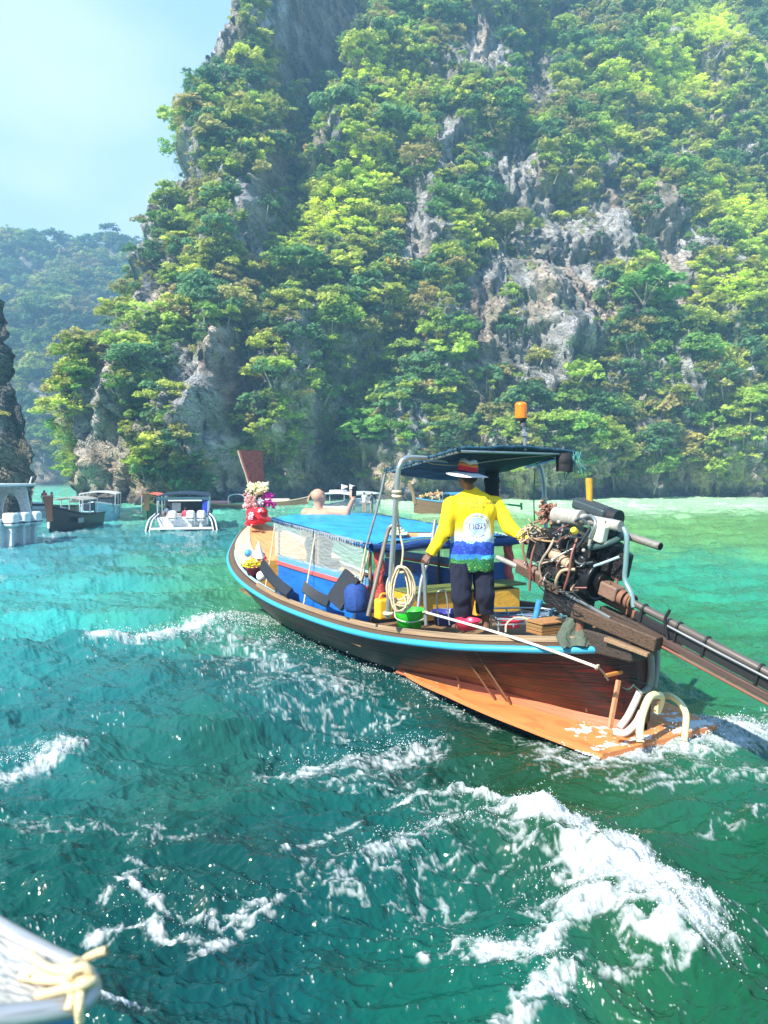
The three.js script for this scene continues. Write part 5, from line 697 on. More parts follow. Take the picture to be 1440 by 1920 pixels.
// dark boards and pads leaning on the cabin side
const padMat = worn(0.016, 0.019, 0.026, 0.6);
const board = (q, bend = 0) => { const [a, b, c, d] = q.map((p) => P(...p)), rows = []; for (let i = 0; i <= 6; i++) { const u = i / 6, r = []; for (let j = 0; j <= 4; j++) { const p = a.clone().lerp(b, u).lerp(d.clone().lerp(c, u), j / 4); p.y += bend * Math.sin(u * Math.PI); p.z += bend * Math.sin(u * Math.PI); r.push(p); } rows.push(r); } return slab(rows, 0.05); };
tag(obj('fender_board', board([[652, 1068, 9.55], [616, 1122, 9.6], [643, 1146, 9.35], [677, 1090, 9.3]]), padMat), 'large black rectangular fender board leaning on the aft cabin corner', 'fender');
tag(obj('fender_board', board([[570, 1088, 10.3], [618, 1118, 9.9], [612, 1136, 9.75], [566, 1108, 10.2]], -0.03), padMat), 'narrow black fender board lying against the middle of the blue coaming', 'fender');
tag(obj('fender_board', board([[494, 1046, 12.5], [548, 1102, 11.4], [536, 1116, 11.2], [486, 1062, 12.3]], -0.08), padMat), 'curved black fender at the front end of the blue coaming', 'fender');
{
  const t = thing('sack', 'dark blue sack tied with a rope behind the black fender board', 'sack', P(668, 1146, 9.35));
  const g = lathe([[0, 0], [0.12, 0.0], [0.145, 0.04], [0.15, 0.14], [0.14, 0.24], [0.11, 0.31], [0.05, 0.34], [0, 0.345]], 24); { const p = g.attributes.position; for (let i = 0; i < p.count; i++) { const f = 1 + 0.12 * n3(p.getX(i) * 14, p.getY(i) * 9, p.getZ(i) * 14); p.setX(i, p.getX(i) * f); p.setZ(i, p.getZ(i) * f); } g.computeVertexNormals(); }
  obj('bag', g, worn(0.012, 0.06, 0.28, 0.8), t); obj('tie', tube([V(0.04, 0.34, 0.02), V(0.06, 0.4, 0), V(0.0, 0.43, 0.0), V(-0.03, 0.35, 0.0)], 0.011, 16, 6), hemp, t);
}
function can(px, py, d, w, h, col, label) {
  const t = thing('jerry_can', label, 'jerry can', P(px, py, d), 0.5);
  obj('body', at(box(w, h, w * 0.7, 0.03, 3), 0, h / 2, 0), col, t); obj('handle', tube([V(-w * 0.3, h, 0), V(-w * 0.2, h + 0.05, 0), V(w * 0.1, h + 0.05, 0), V(w * 0.2, h, 0)], 0.012, 16, 7), col, t); obj('cap', at(new THREE.CylinderGeometry(0.025, 0.025, 0.03, 12), w * 0.33, h + 0.015, 0), plastic(0.6, 0.05, 0.04), t);
}
can(721, 1160, 9.1, 0.22, 0.24, plastic(0.86, 0.42, 0.02), 'orange jerry can beside the foot of the canopy pole');
function tub(px, py, d, r, h, col, label) { const t = thing('tub', label, 'tub', P(px, py, d)); obj('bowl', lathe([[0, 0.005], [r * 0.78, 0.005], [r, h], [r * 1.07, h + 0.008], [r * 1.05, h + 0.018], [r * 0.94, h], [r * 0.72, 0.02], [0, 0.02]], 28), col, t); obj('rim', at(new THREE.TorusGeometry(r * 1.05, 0.008, 6, 28), 0, h + 0.01, 0, Math.PI / 2), col, t); }
tub(836, 1172, 8.9, 0.16, 0.15, plastic(0.05, 0.05, 0.30), 'dark blue plastic tub on deck left of the helmsman');
tub(876, 1180, 8.25, 0.13, 0.09, plastic(0.78, 0.03, 0.10), 'red plastic tub at the feet of the helmsman');
tub(958, 1176, 8.6, 0.12, 0.08, plastic(0.78, 0.03, 0.08), 'red plastic tub under the wire rack');
{ // wire rack and boxes on the stern deck
  const o = P(978, 1180, 8.7), t = thing('wire_rack', 'jumble of grey and black wire rods making a rack on the stern deck', 'rack', o), r = rng(61), m = [mat(0.45, 0.5, 0.55, 0.35, { metalness: 0.6 }), mat(0.04, 0.05, 0.06, 0.5), mat(0.12, 0.22, 0.34, 0.5)];
  for (let i = 0; i < 9; i++) obj('rod', rod(V(-0.32, 0.10 + 0.02 * (i % 3), 0.28 - i * 0.07), V(0.36, 0.13 + 0.03 * (i % 2), 0.26 - i * 0.07 - r() * 0.05), 0.009), m[i % 3], t);
  for (let i = 0; i < 5; i++) obj('rod', rod(V(-0.3 + i * 0.16, 0.09, 0.3), V(-0.28 + i * 0.16, 0.17, -0.35), 0.009), m[(i + 1) % 3], t);
  for (const [x, z] of [[-0.3, 0.28], [0.34, 0.25], [-0.3, -0.32], [0.34, -0.32]]) obj('rack_leg', rod(V(x, -0.02, z), V(x, 0.16, z), 0.011), m[0], t);
  obj('rack_frame', tube([V(-0.32, 0.17, 0.3), V(0.36, 0.17, 0.27), V(0.36, 0.17, -0.34), V(-0.32, 0.17, -0.34), V(-0.32, 0.17, 0.28)], 0.011, 60, 6), m[0], t);
  const c = thing('wooden_crate', 'small orange brown wooden crate on the stern deck beneath the engine', 'crate', P(1027, 1186, 7.75), 0.5);
  for (let i = 0; i < 3; i++) { obj('slat', at(box(0.36, 0.028, 0.24, 0.004), 0, 0.02 + i * 0.032, 0), wood(0.5 - i * 0.05, 0.24, 0.08), c); }
  obj('lid', at(box(0.38, 0.018, 0.26, 0.004), 0.01, 0.118, 0), wood(0.55, 0.27, 0.10), c);
  const h = thing('hose_coil', 'black and teal hose coiled on deck at the far side of the stern', 'hose', P(1062, 1176, 8.3));
  for (let i = 0; i < 4; i++) obj('coil', at(new THREE.TorusGeometry(0.19 + 0.012 * i, 0.016, 7, 34), 0.02 * i, 0.03 + i * 0.03, 0, Math.PI / 2 + 0.1 * i), i % 2 ? mat(0.03, 0.12, 0.14, 0.5) : mat(0.015, 0.018, 0.02, 0.5), h);
  const loop = thing('loose_rope', 'loop of thin tan rope lying on the stern deck', 'rope', P(965, 1184, 7.9)); obj('loop', tube([V(-0.1, 0, 0.05), V(-0.08, 0.08, 0), V(0.02, 0.13, -0.05), V(0.14, 0.12, -0.02), V(0.22, 0.04, 0.05)], 0.010, 30, 6), hemp, loop);
}
{ // grey green rag hung over the gunwale
  const rows = []; const a = [[1092, 1128, 7.5], [1086, 1150, 7.4], [1080, 1172, 7.3], [1076, 1190, 7.2], [1082, 1212, 7.08]];
  a.forEach(([x, y, d], i) => { const r = []; for (let j = 0; j <= 10; j++) { const t = j / 10 - 0.5, w = [26, 40, 55, 66, 58][i]; r.push(P(x + t * w + 4 * n2(i * 0.9, j * 0.7), y + 3 * n2(j * 0.5, i * 0.7) + 4 * Math.abs(t) * i * 0.6, d + 0.035 * Math.sin(j * 1.15 + i * 0.8))); } rows.push(r); });
  const up = []; for (let i = 0; i < rows.length - 1; i++) for (let k = 0; k < 4; k++) up.push(rows[i].map((p, j) => p.clone().lerp(rows[i + 1][j], k / 4).add(V(0, 0, 0.02 * n2(i * 4 + k, j * 1.3))))); up.push(rows[rows.length - 1]);
  tag(obj('rag', slab(up, 0.008), worn(0.10, 0.13, 0.10, 0.95, { bumpScale: 0.02 })), 'grey green rag draped over the gunwale below the engine', 'rag');
}
{ // cooling hoses at the stern
  const o = P(1200, 1330, 7.1), t = thing('cooling_hoses', 'cream and clear cooling hoses looping down behind the transom onto the orange ledge', 'hoses', o), h = (pts, r, m) => obj('hose', tube(pts.map(([x, y, d]) => P(x, y, d).sub(o)), r, 60, 10), m, t);
  const cream = mat(0.74, 0.66, 0.34, 0.4), milk = new THREE.MeshPhysicalMaterial({ color: C(0.78, 0.7, 0.62), roughness: 0.3, transmission: 0.25, thickness: 0, side: THREE.DoubleSide }), smoke = new THREE.MeshPhysicalMaterial({ color: C(0.34, 0.33, 0.28), roughness: 0.25, transmission: 0.3, thickness: 0, side: THREE.DoubleSide });
  h([[1212, 1200, 7.2], [1221, 1245, 7.2], [1217, 1285, 7.2], [1205, 1300, 7.15]], 0.034, smoke); h([[1226, 1198, 7.35], [1232, 1240, 7.35], [1226, 1290, 7.3]], 0.03, smoke);
  h([[1200, 1296, 7.12], [1190, 1318, 7.08], [1176, 1345, 7.02], [1160, 1366, 6.95]], 0.032, milk);
  h([[1150, 1372, 6.85], [1172, 1374, 6.82], [1192, 1356, 6.84], [1203, 1335, 6.88]], 0.031, milk);
  h([[1201, 1392, 6.72], [1200, 1365, 6.78], [1206, 1335, 6.86], [1218, 1308, 6.95], [1232, 1303, 7.05], [1240, 1310, 7.15], [1232, 1335, 7.2]], 0.035, cream);
  h([[1283, 1388, 7.0], [1286, 1360, 7.02], [1286, 1338, 7.05], [1275, 1318, 7.1], [1258, 1306, 7.2], [1240, 1304, 7.3]], 0.03, cream);
  obj('clip', [at(new THREE.TorusGeometry(0.036, 0.007, 6, 16), ...P(1201, 1384, 6.74).sub(o).toArray(), Math.PI / 2), at(new THREE.TorusGeometry(0.038, 0.008, 6, 16), ...P(1238, 1306, 7.12).sub(o).toArray(), 0.3, 1.2)], mat(0.1, 0.12, 0.12, 0.5), t);
  for (const p of [[[1180, 1272, 7.15], [1205, 1280, 7.0], [1228, 1290, 7.0], [1236, 1306, 7.05]], [[1183, 1280, 7.15], [1196, 1292, 7.05], [1210, 1300, 7.0]], [[1165, 1288, 7.1], [1180, 1292, 7.1], [1200, 1270, 7.1]]]) obj('tie_cord', tube(p.map(([x, y, d]) => P(x, y, d).sub(o)), 0.007, 20, 5), mat(0.02, 0.06, 0.05, 0.6), t);
}
{ // white water washing over the ledge
  const gs = [], cell = 0.012, h = (s, b) => { const hot = Math.exp(-(((s - 0.25) / 0.26) ** 2) - ((b - 0.42) / 0.30) ** 2) + 0.8 * Math.exp(-(((s + 0.12) / 0.09) ** 2)) + 0.9 * Math.exp(-(((s - 0.1) / 0.35) ** 2) - ((b + 0.6) / 0.3) ** 2); return 0.075 * (hot - 0.3 + 0.5 * n2(s * 6, b * 6) + 0.3 * n2b(s * 15, b * 15) + 0.14 * n2(s * 40, b * 40)); };
  const p = [], pt = (s, b) => { const v = L(s, b, ledgeY(Math.max(-0.2, s)) + 0.004 + Math.min(0.05, Math.max(0, h(s, b)))); return [v.x, v.y, v.z]; };
  for (let s = -0.22; s < 0.75; s += cell) for (let b = -0.78; b < 0.84; b += cell) { if (Math.abs(b) > ledgeB(s) + 0.02) continue; const q = [h(s, b), h(s + cell, b), h(s, b + cell), h(s + cell, b + cell)]; if (Math.max(...q) <= 0) continue; const A = pt(s, b), Bq = pt(s + cell, b), Cq = pt(s, b + cell), Dq = pt(s + cell, b + cell); p.push(...A, ...Cq, ...Bq, ...Bq, ...Cq, ...Dq); }
  let g = new THREE.BufferGeometry(); g.setAttribute('position', new THREE.Float32BufferAttribute(p, 3)); g = mergeVertices(g, 1e-4); g.computeVertexNormals();
  const m = tag(obj('ledge_foam', g, mat(0.60, 0.61, 0.62, 0.6)), 'white water foaming over the orange stern ledge', 'foam', null, 'stuff'); m.position.copy(STERN); m.rotation.y = TURN;
}
// ---- bow decorations
const petal = (r, n, seed) => { const q = rng(seed), gs = []; for (let i = 0; i < n; i++) { const g = new THREE.SphereGeometry(r * 0.42, 6, 4); g.scale(0.75, 0.22, 1.25); g.rotateZ((q() - 0.5) * 1.2).rotateX(-0.9 + q() * 0.9); g.translate(0, r * (0.2 + 0.3 * q()), r * (0.45 + 0.35 * q())); g.rotateX((q() - 0.35) * 1.6).rotateY(i * 2.4 + q()); gs.push(g); } return mergeGeometries(gs); };
{
  const o = P(484, 930, 15.6), t = thing('flower_garland', 'garland of cream, pink, magenta and white silk flowers tied round the stem post', 'garland', o), r = rng(88);
  const cols = { cream: mat(0.86, 0.78, 0.48, 0.8), pink: mat(0.80, 0.42, 0.42, 0.8), magenta: mat(0.55, 0.03, 0.36, 0.8), white: mat(0.72, 0.76, 0.80, 0.8), leaf: mat(0.04, 0.14, 0.06, 0.8) }, heads = [petal(0.075, 12, 1), petal(0.075, 13, 2)];
  const put = (n, cx, cy, sx, sy, m, k) => { for (let i = 0; i < n; i++) obj('blossom', heads[i % 2].clone().scale(k, k, k).rotateX((r() - 0.5) * 2).rotateZ((r() - 0.5) * 2).translate(...P(cx + (r() - 0.5) * sx, cy + (r() - 0.5) * sy, 15.5 + (r() - 0.3) * 0.25).sub(o).toArray()), m, t); };
  put(20, 482, 918, 34, 18, cols.cream, 1.0); put(14, 468, 938, 22, 26, cols.pink, 0.9); put(13, 505, 938, 20, 22, cols.magenta, 0.95); put(11, 486, 944, 26, 14, cols.white, 0.9); put(6, 480, 932, 24, 8, cols.leaf, 0.7); put(6, 467, 950, 14, 12, cols.pink, 0.8);
  const s = P(482, 966, 15.55), u = thing('bow_scarf', 'red cloth with white knots and two red pompoms round the foot of the stem post', 'scarf', s), red = mat(0.66, 0.012, 0.03, 0.8);
  { const g = lathe([[0.15, -0.17], [0.19, -0.15], [0.215, -0.06], [0.20, 0.03], [0.215, 0.07], [0.17, 0.13], [0.12, 0.16]].flatMap(([x, y], i, l) => i < l.length - 1 ? [0, 0.25, 0.5, 0.75].map((t) => [lerp(x, l[i + 1][0], t), lerp(y, l[i + 1][1], t)]) : [[x, y]]), 48), p = g.attributes.position; for (let k = 0; k < p.count; k++) { const a = Math.atan2(p.getZ(k), p.getX(k)), f = 1 + 0.12 * (0.5 - Math.abs(n2(Math.cos(a) * 2 + p.getY(k) * 6, Math.sin(a) * 2 + p.getY(k) * 4))) + 0.05 * n2(Math.cos(a) * 7, p.getY(k) * 30 + Math.sin(a) * 7); p.setX(k, p.getX(k) * f); p.setZ(k, p.getZ(k) * f); } g.computeVertexNormals(); obj('cloth', g, red, u); }
  for (const [px, py] of [[471, 965], [488, 958], [470, 972]]) obj('knot', petal(0.055, 14, px).translate(...P(px, py, 15.3).sub(s).toArray()), mat(0.85, 0.62, 0.66, 0.8), u);
  for (const px of [465, 477]) obj('pompom', petal(0.06, 30, px).translate(...P(px, 982, 15.25).sub(s).toArray()), mat(0.80, 0.015, 0.03, 0.8), u);
  obj('sash_end', tube([V(0.05, -0.02, 0.15), V(0.22, -0.06, 0.16), V(0.30, -0.10, 0.14)], 0.05, 12, 8), mat(0.30, 0.02, 0.03, 0.8), u);
}
{
  const o = P(478, 1078, 13.3), t = thing('flower_basket', 'basket of bright plastic flowers, blue ball and white paper cone on bow deck', 'basket', o), q = (x, y, d = 13.2) => P(x, y, d).sub(o).toArray();
  obj('basket', lathe([[0, 0], [0.12, 0], [0.17, 0.13], [0.18, 0.14], [0.15, 0.13], [0, 0.05]], 20), mat(0.22, 0.02, 0.035, 0.7), t);
  for (const [x, y] of [[466, 1056], [474, 1052], [480, 1058], [470, 1062], [484, 1060], [461, 1060]]) obj('yellow_flower', petal(0.062, 14, x).translate(...q(x, y, 13.1)), mat(0.85, 0.72, 0.02, 0.7), t);
  for (const [x, y] of [[476, 1044], [482, 1047], [497, 1048]]) obj('red_flower', petal(0.05, 12, x).translate(...q(x, y)), mat(0.78, 0.03, 0.05, 0.7), t);
  obj('blue_ball', ball(0.065, 16, 12).translate(...q(465, 1037)), plastic(0.06, 0.30, 0.62), t);
  obj('paper_cone', new THREE.ConeGeometry(0.11, 0.30, 16).translate(...q(485, 1030)), mat(0.86, 0.85, 0.84, 0.7), t);
  obj('pink_paper', new THREE.ConeGeometry(0.10, 0.16, 14).rotateX(2.6).translate(...q(486, 1047)), mat(0.85, 0.5, 0.5, 0.7), t);
  obj('white_ball', ball(0.085, 16, 12).translate(...q(490, 1080, 12.9)), plastic(0.84, 0.83, 0.80), t);
}
// ---- on the canopy
{
  const b = P(985, 836, 8.75), t = thing('beacon_light', 'amber beacon lamp on a grey bracket above the canopy', 'beacon lamp', b), h = (py) => (836 - py) / F * 8.75, dx = -0.05;
  obj('bracket', [rod(V(0, -0.05, 0), V(dx * 0.4, h(795), 0), 0.022, 0.02, 12), at(box(0.07, 0.05, 0.06, 0.01), dx * 0.2, h(815), 0.01)], mat(0.42, 0.42, 0.46, 0.35, { metalness: 0.7, map: grime }), t);
  obj('base', [at(new THREE.CylinderGeometry(0.035, 0.045, 0.06, 16), dx * 0.5, h(795), 0), at(new THREE.CylinderGeometry(0.072, 0.055, 0.03, 24), dx, h(787), 0)], mat(0.05, 0.05, 0.055, 0.5), t);
  const ribs = []; for (let i = 0; i < 7; i++) { ribs.push([0.068, h(784) + i * 0.022], [0.071, h(784) + i * 0.022 + 0.011]); }
  obj('lens', lathe([[0, h(785)], [0.07, h(785)], ...ribs, [0.066, h(757)], [0.05, h(754)], [0, h(753)]], 28).translate(dx, 0, 0), new THREE.MeshPhysicalMaterial({ color: C(1.0, 0.36, 0.015), roughness: 0.25, transmission: 0.5, thickness: 0, side: THREE.DoubleSide }), t, 'ribbed amber lens');
  obj('reflector', at(new THREE.CylinderGeometry(0.03, 0.045, 0.12, 14), dx, h(772), 0), mat(0.8, 0.45, 0.05, 0.3), t);
}
function clothBag(name, label, cat, rows, m) { tag(obj(name, slab(rows, 0.02), m), label, cat); }
{
  const bag = (cx, cy, w, h, d, s) => { const rows = []; for (let i = 0; i <= 10; i++) { const t = i / 10, r = [], ww = w * (0.35 + 0.65 * Math.sin(Math.min(1, t * 1.4 + 0.15) * Math.PI * 0.62)); for (let j = 0; j <= 14; j++) { const a = j / 14 * 6.283; r.push(P(cx + Math.cos(a) * ww * 0.5 * (1 + 0.2 * n2(i * 0.5 + s, a)) , cy + t * h, d + Math.sin(a) * ww * 0.5 * d / F * (1 + 0.2 * n2(i * 0.5, a + s)))); } rows.push(r); } return rows; };
  clothBag('black_bag', 'small black bag hanging from the right hand corner of the canopy', 'bag', bag(1058, 850, 26, 34, 9.2, 3), mat(0.012, 0.012, 0.015, 0.8));
  clothBag('black_bag', 'long black cloth bundle hanging under the canopy behind the helmsman', 'bag', bag(922, 868, 22, 66, 9.6, 8), mat(0.012, 0.012, 0.016, 0.85));
  const o = P(1078, 850, 9.3), t = thing('frayed_net', 'frayed teal netting dangling from the canopy corner', 'net', o), r = rng(17);
  for (let i = 0; i < 11; i++) { const a = V(-0.06 + r() * 0.14, 0.02, 0), k = V((r() - 0.5) * 0.12, -0.08 - r() * 0.1, (r() - 0.5) * 0.06); obj('strand', tube([a, a.clone().add(k), a.clone().addScaledVector(k, 1.5 + r()).add(V((r() - 0.3) * 0.08, 0, 0))], 0.006, 12, 5), mat(0.06, 0.26, 0.26, 0.8), t); }
  const g = P(1003, 880, 9.6), u = thing('green_cord', 'thin green cord hanging from the canopy beside the engine', 'cord', g); obj('line', tube([V(0, 0, 0), P(1001, 940, 9.3).sub(g), P(1003, 990, 9.0).sub(g)], 0.008, 20, 5), mat(0.03, 0.28, 0.07, 0.7), u);
  const m0 = P(905, 940, 10.6), w = thing('boat_hook', 'thin green boat hook lying out over the far side', 'boat hook', m0); obj('shaft', rod(V(0, 0, 0), P(978, 949, 10.2).sub(m0), 0.013), mat(0.05, 0.38, 0.12, 0.5), w); obj('cross_bar', rod(P(977, 943, 10.2).sub(m0), P(978, 956, 10.2).sub(m0), 0.014), mat(0.05, 0.38, 0.12, 0.5), w);
}
{ // odds and ends on the shelf
  const s = P(738, 1003, 9.9), t = thing('folded_towel', 'cream folded towel on the shelf at the back of the cabin roof', 'towel', s); for (let i = 0; i < 3; i++) obj('fold', at(box(0.26 - i * 0.04, 0.035, 0.2, 0.016, 2), 0.05 - i * 0.02, 0.02 + i * 0.034, 0), mat(0.76, 0.70, 0.48, 0.9), t);
  const p = thing('life_vest', 'orange and white life vest lying on the shelf right of the towel', 'life vest', P(780, 1006, 10.1)); obj('panel', at(box(0.2, 0.06, 0.2, 0.025, 2), -0.06, 0.02, 0), mat(0.82, 0.30, 0.12, 0.8), p); obj('panel', at(box(0.2, 0.055, 0.2, 0.025, 2), 0.12, 0.02, 0.02), mat(0.78, 0.72, 0.68, 0.8), p); obj('strap', at(box(0.34, 0.012, 0.03, 0.004), 0.02, 0.055, 0.03), mat(0.05, 0.05, 0.06), p);
}
// ---------------------------------------------------------------- the bow of the boat that carries the photographer, close at lower left
{
  const o = P(150, 1860, 1.3), t = thing('bow_corner', 'white bow corner with steel rail and rope lashings, close at lower left', 'boat bow', o), q = (x, y, d) => P(x, y, d).sub(o);
  const top = [[-260, 1590, 1.62], [-80, 1690, 1.52], [20, 1750, 1.45], [90, 1788, 1.40], [140, 1814, 1.36], [168, 1838, 1.32], [168, 1866, 1.28], [140, 1886, 1.25], [70, 1898, 1.22], [-40, 1908, 1.19], [-260, 1920, 1.14]].map((a) => q(...a));
  obj('rail', tube(top, 0.0165, 90, 12), mat(0.50, 0.51, 0.53, 0.38, { metalness: 0.5, map: grime }), t, 'dull steel rail bent round the bow corner');
  const rows = []; const A = curve(top.slice(0, 6)), Bc = curve(top.slice(5).reverse()); for (let i = 0; i <= 24; i++) { const a = A.getPoint(i / 24), b = Bc.getPoint(i / 24), r = []; for (let j = 0; j <= 10; j++) { const p = a.clone().lerp(b, j / 10); p.y += -0.012 * Math.sin(j / 10 * Math.PI) + 0.004 * n2(i * 0.4, j * 0.6); r.push(p); } rows.push(r); }
  obj('canvas_panel', slab(rows, 0.006), worn(0.58, 0.56, 0.52, 0.8, { bumpScale: 0.01 }), t, 'white canvas laced inside the rail');
  obj('lower_rail', tube([[-260, 1960, 1.2], [-40, 1935, 1.22], [60, 1922, 1.24], [135, 1905, 1.27]].map((a) => q(...a)), 0.012, 30, 10), worn(0.10, 0.25, 0.50, 0.4), t);
  const lash = mat(0.72, 0.55, 0.32, 0.9, { bumpMap: grain, bumpScale: 0.003 });
  for (const p of [[[55, 1788, 1.36], [85, 1812, 1.33], [125, 1822, 1.30], [165, 1822, 1.27]], [[40, 1830, 1.33], [90, 1838, 1.30], [140, 1835, 1.27], [170, 1822, 1.26]], [[70, 1866, 1.27], [115, 1856, 1.26], [150, 1842, 1.25], [165, 1818, 1.27]], [[140, 1806, 1.33], [150, 1820, 1.29], [152, 1850, 1.245], [148, 1888, 1.225], [150, 1915, 1.23]], [[150, 1822, 1.28], [160, 1800, 1.30], [180, 1788, 1.30], [200, 1782, 1.30]], [[120, 1812, 1.33], [135, 1830, 1.27], [136, 1866, 1.235], [128, 1895, 1.22]]]) obj('lashing', tube(p.map((a) => q(...a)), 0.0075, 40, 8), lash, t);
  for (const [x, y, d, e] of [[152, 1828, 1.255, 0.2], [160, 1846, 1.25, 0.9], [140, 1842, 1.25, 1.6], [148, 1818, 1.27, 2.2]]) obj('lashing_knot', at(new THREE.TorusGeometry(0.014, 0.008, 8, 16), ...q(x, y, d).toArray(), e, e * 0.7), lash, t);
  for (const [x, y] of [[62, 1830], [48, 1864]]) obj('eyelet', at(new THREE.TorusGeometry(0.006, 0.0025, 6, 14), ...q(x, y, 1.318).toArray(), 1.2), mat(0.1, 0.07, 0.05, 0.4), t);
}
camera.focus = 9; camera.userData.fStop = 3.4;
// ---------------------------------------------------------------- other boats on the lagoon (local: z aft, bow towards -z)
const floatAt = (px, d) => V((px - 720) / F * d, 0, -d);
function shell(len, beam, free, bowRise, vee, sheerAft = 0) {
  const rows = []; for (let i = 0; i <= 20; i++) { const t = i / 20, z = len * (0.5 - t), b = beam / 2 * (t < 0.55 ? lerp(0.86, 1, t / 0.55) : Math.max(0.03, 1 - Math.pow((t - 0.55) / 0.45, vee))), y = free + bowRise * Math.pow(Math.max(0, t - 0.35) / 0.65, 2) + sheerAft * Math.pow(Math.max(0, 0.4 - t) / 0.4, 2), r = []; for (let k = 0; k <= 6; k++) { const a = k / 6; r.push(V(-b * (1 - 0.22 * a * a), lerp(y, -0.25, a), z - (t > 0.9 ? 0 : 0))); } for (let k = 5; k >= 0; k--) { const a = k / 6; r.push(V(b * (1 - 0.22 * a * a), lerp(y, -0.25, a), z)); } rows.push(r); } return rows;
}
function hullParts(t, len, beam, free, rise, vee, hm, rm, dm, aft = 0) {
  const rows = shell(len, beam, free, rise, vee, aft); obj('hull', [strip(rows), strip([rows[0].slice(0, 7), rows[0].slice(6).reverse()])], hm, t);
  for (const k of [0, 12]) obj('rub_rail', tube(rows.map((r) => r[k]), 0.05, 60, 6), rm, t);
  obj('deck', strip(rows.map((r) => [r[0].clone().add(V(0.06, -0.22, 0)), r[12].clone().add(V(-0.06, -0.22, 0))])), dm, t); return rows;
}
function canopyOn(t, y, w, z0, z1, m, pm, posts = true) { const rows = []; for (let i = 0; i <= 6; i++) rows.push(Array.from({ length: 9 }, (_, j) => V((j / 4 - 1) * w / 2, y + 0.12 * (1 - (j / 4 - 1) ** 2), lerp(z0, z1, i / 6)))); obj('canopy', slab(rows, 0.05), m, t); if (posts) for (const x of [-1, 1]) for (const z of [z0, (z0 + z1) / 2, z1]) obj('post', rod(V(x * w * 0.47, 0.4, z), V(x * w * 0.48, y, z), 0.03), pm, t); }
function stem(t, z, y0, y1, lean, m, k = 1) { const w = [0.13, 0.14, 0.2].map((x) => x * k); obj('stem_post', slab([0, 0.5, 1].map((u, i) => [V(-w[i], lerp(y0, y1, u), z - lean * u * u), V(w[i], lerp(y0, y1, u), z - lean * u * u)]), 0.12), m, t); }
function figure(label, at0, turn, h, tone, cloth, pose = 'stand', group) {
  const t = thing('person', label, 'person', at0, turn, group), k = h / 1.7, p = (x, y, z) => V(x * k, y * k, z * k), up = pose === 'stand' ? 0 : -0.42, bend = pose === 'bend' ? 0.35 : 0, hip = p(0, 0.92 + up, 0), ch = p(0, 1.32 + up - bend * 0.5, -bend), hd = p(0, 1.58 + up - bend * 0.75, -0.02 - bend * 1.5);
  const leg = pose === 'sit' ? (s) => [[hip.clone().add(p(s * 0.08, 0, 0)), p(s * 0.12, 0.48, -0.4), 0.085 * k, 0.06 * k], [p(s * 0.12, 0.48, -0.4), p(s * 0.12, 0.05, -0.4), 0.06 * k, 0.045 * k]] : (s) => [[hip.clone().add(p(s * 0.08, 0, 0)), p(s * 0.1, 0.48 + up * 0.5, -0.02), 0.09 * k, 0.06 * k], [p(s * 0.1, 0.48 + up * 0.5, -0.02), p(s * 0.1, 0.06, 0.02), 0.06 * k, 0.045 * k], [p(s * 0.1, 0.05, 0.02), p(s * 0.11, 0.03, -0.14), 0.04 * k, 0.03 * k]];
  const arm = (s) => [[ch.clone().add(p(s * 0.18, 0.06, 0)), ch.clone().add(p(s * 0.26, -0.2, -0.06 - bend * 0.3)), 0.05 * k, 0.04 * k], [ch.clone().add(p(s * 0.26, -0.2, -0.06 - bend * 0.3)), ch.clone().add(p(s * 0.2, -0.38, -0.22 - bend * 0.4)), 0.04 * k, 0.035 * k]];
  obj('body', skin([[hd, hd.clone().add(p(0, -0.06, -0.02)), 0.1 * k, 0.075 * k], [hd, ch, 0.055 * k, 0.07 * k], [ch.clone().add(p(-0.12, 0.05, 0)), ch.clone().add(p(0.12, 0.05, 0)), 0.11 * k, 0.11 * k], [ch, hip, 0.13 * k, 0.13 * k], ...arm(-1), ...arm(1), ...leg(-1), ...leg(1)], 0.032, 0.04), skinTone(...tone), t);
  obj('clothes', skin([[ch.clone().add(p(-0.12, 0.04, 0)), ch.clone().add(p(0.12, 0.04, 0)), 0.125 * k, 0.125 * k], [ch, hip, 0.15 * k, 0.15 * k]], 0.034, 0.04), mat(...cloth, 0.8), t);
  obj('hair', skin([[hd.clone().add(p(0, 0.03, 0.02)), hd.clone().add(p(0, 0.02, 0.03)), 0.105 * k, 0.1 * k]], 0.03), mat(0.02, 0.016, 0.013, 0.9), t); return t;
}
function outboard(t, x, y, z, m, k = 1) { const o = new THREE.Group(); o.name = 'outboard_motor'; o.position.set(x, y, z); t.add(o); obj('cowl', at(box(0.38 * k, 0.5 * k, 0.5 * k, 0.1 * k, 3), 0, 0.45 * k, 0.12), m, o); obj('leg', at(box(0.14 * k, 0.8 * k, 0.2 * k, 0.03), 0, -0.1, 0.12), mat(0.5, 0.52, 0.55, 0.4), o); obj('cowl_band', at(box(0.385 * k, 0.07, 0.505 * k, 0.02), 0, 0.34 * k, 0.12), mat(0.05, 0.06, 0.09, 0.4), o); }
const gel = worn(0.80, 0.82, 0.84, 0.3), gelBlue = worn(0.30, 0.52, 0.66, 0.35), navy = worn(0.012, 0.03, 0.07, 0.6), dkHull = worn(0.018, 0.02, 0.025, 0.45), brownHull = worn(0.20, 0.11, 0.05, 0.6), metal = mat(0.6, 0.62, 0.64, 0.3, { metalness: 0.6 }), tanDeck = worn(0.5, 0.38, 0.24, 0.7);
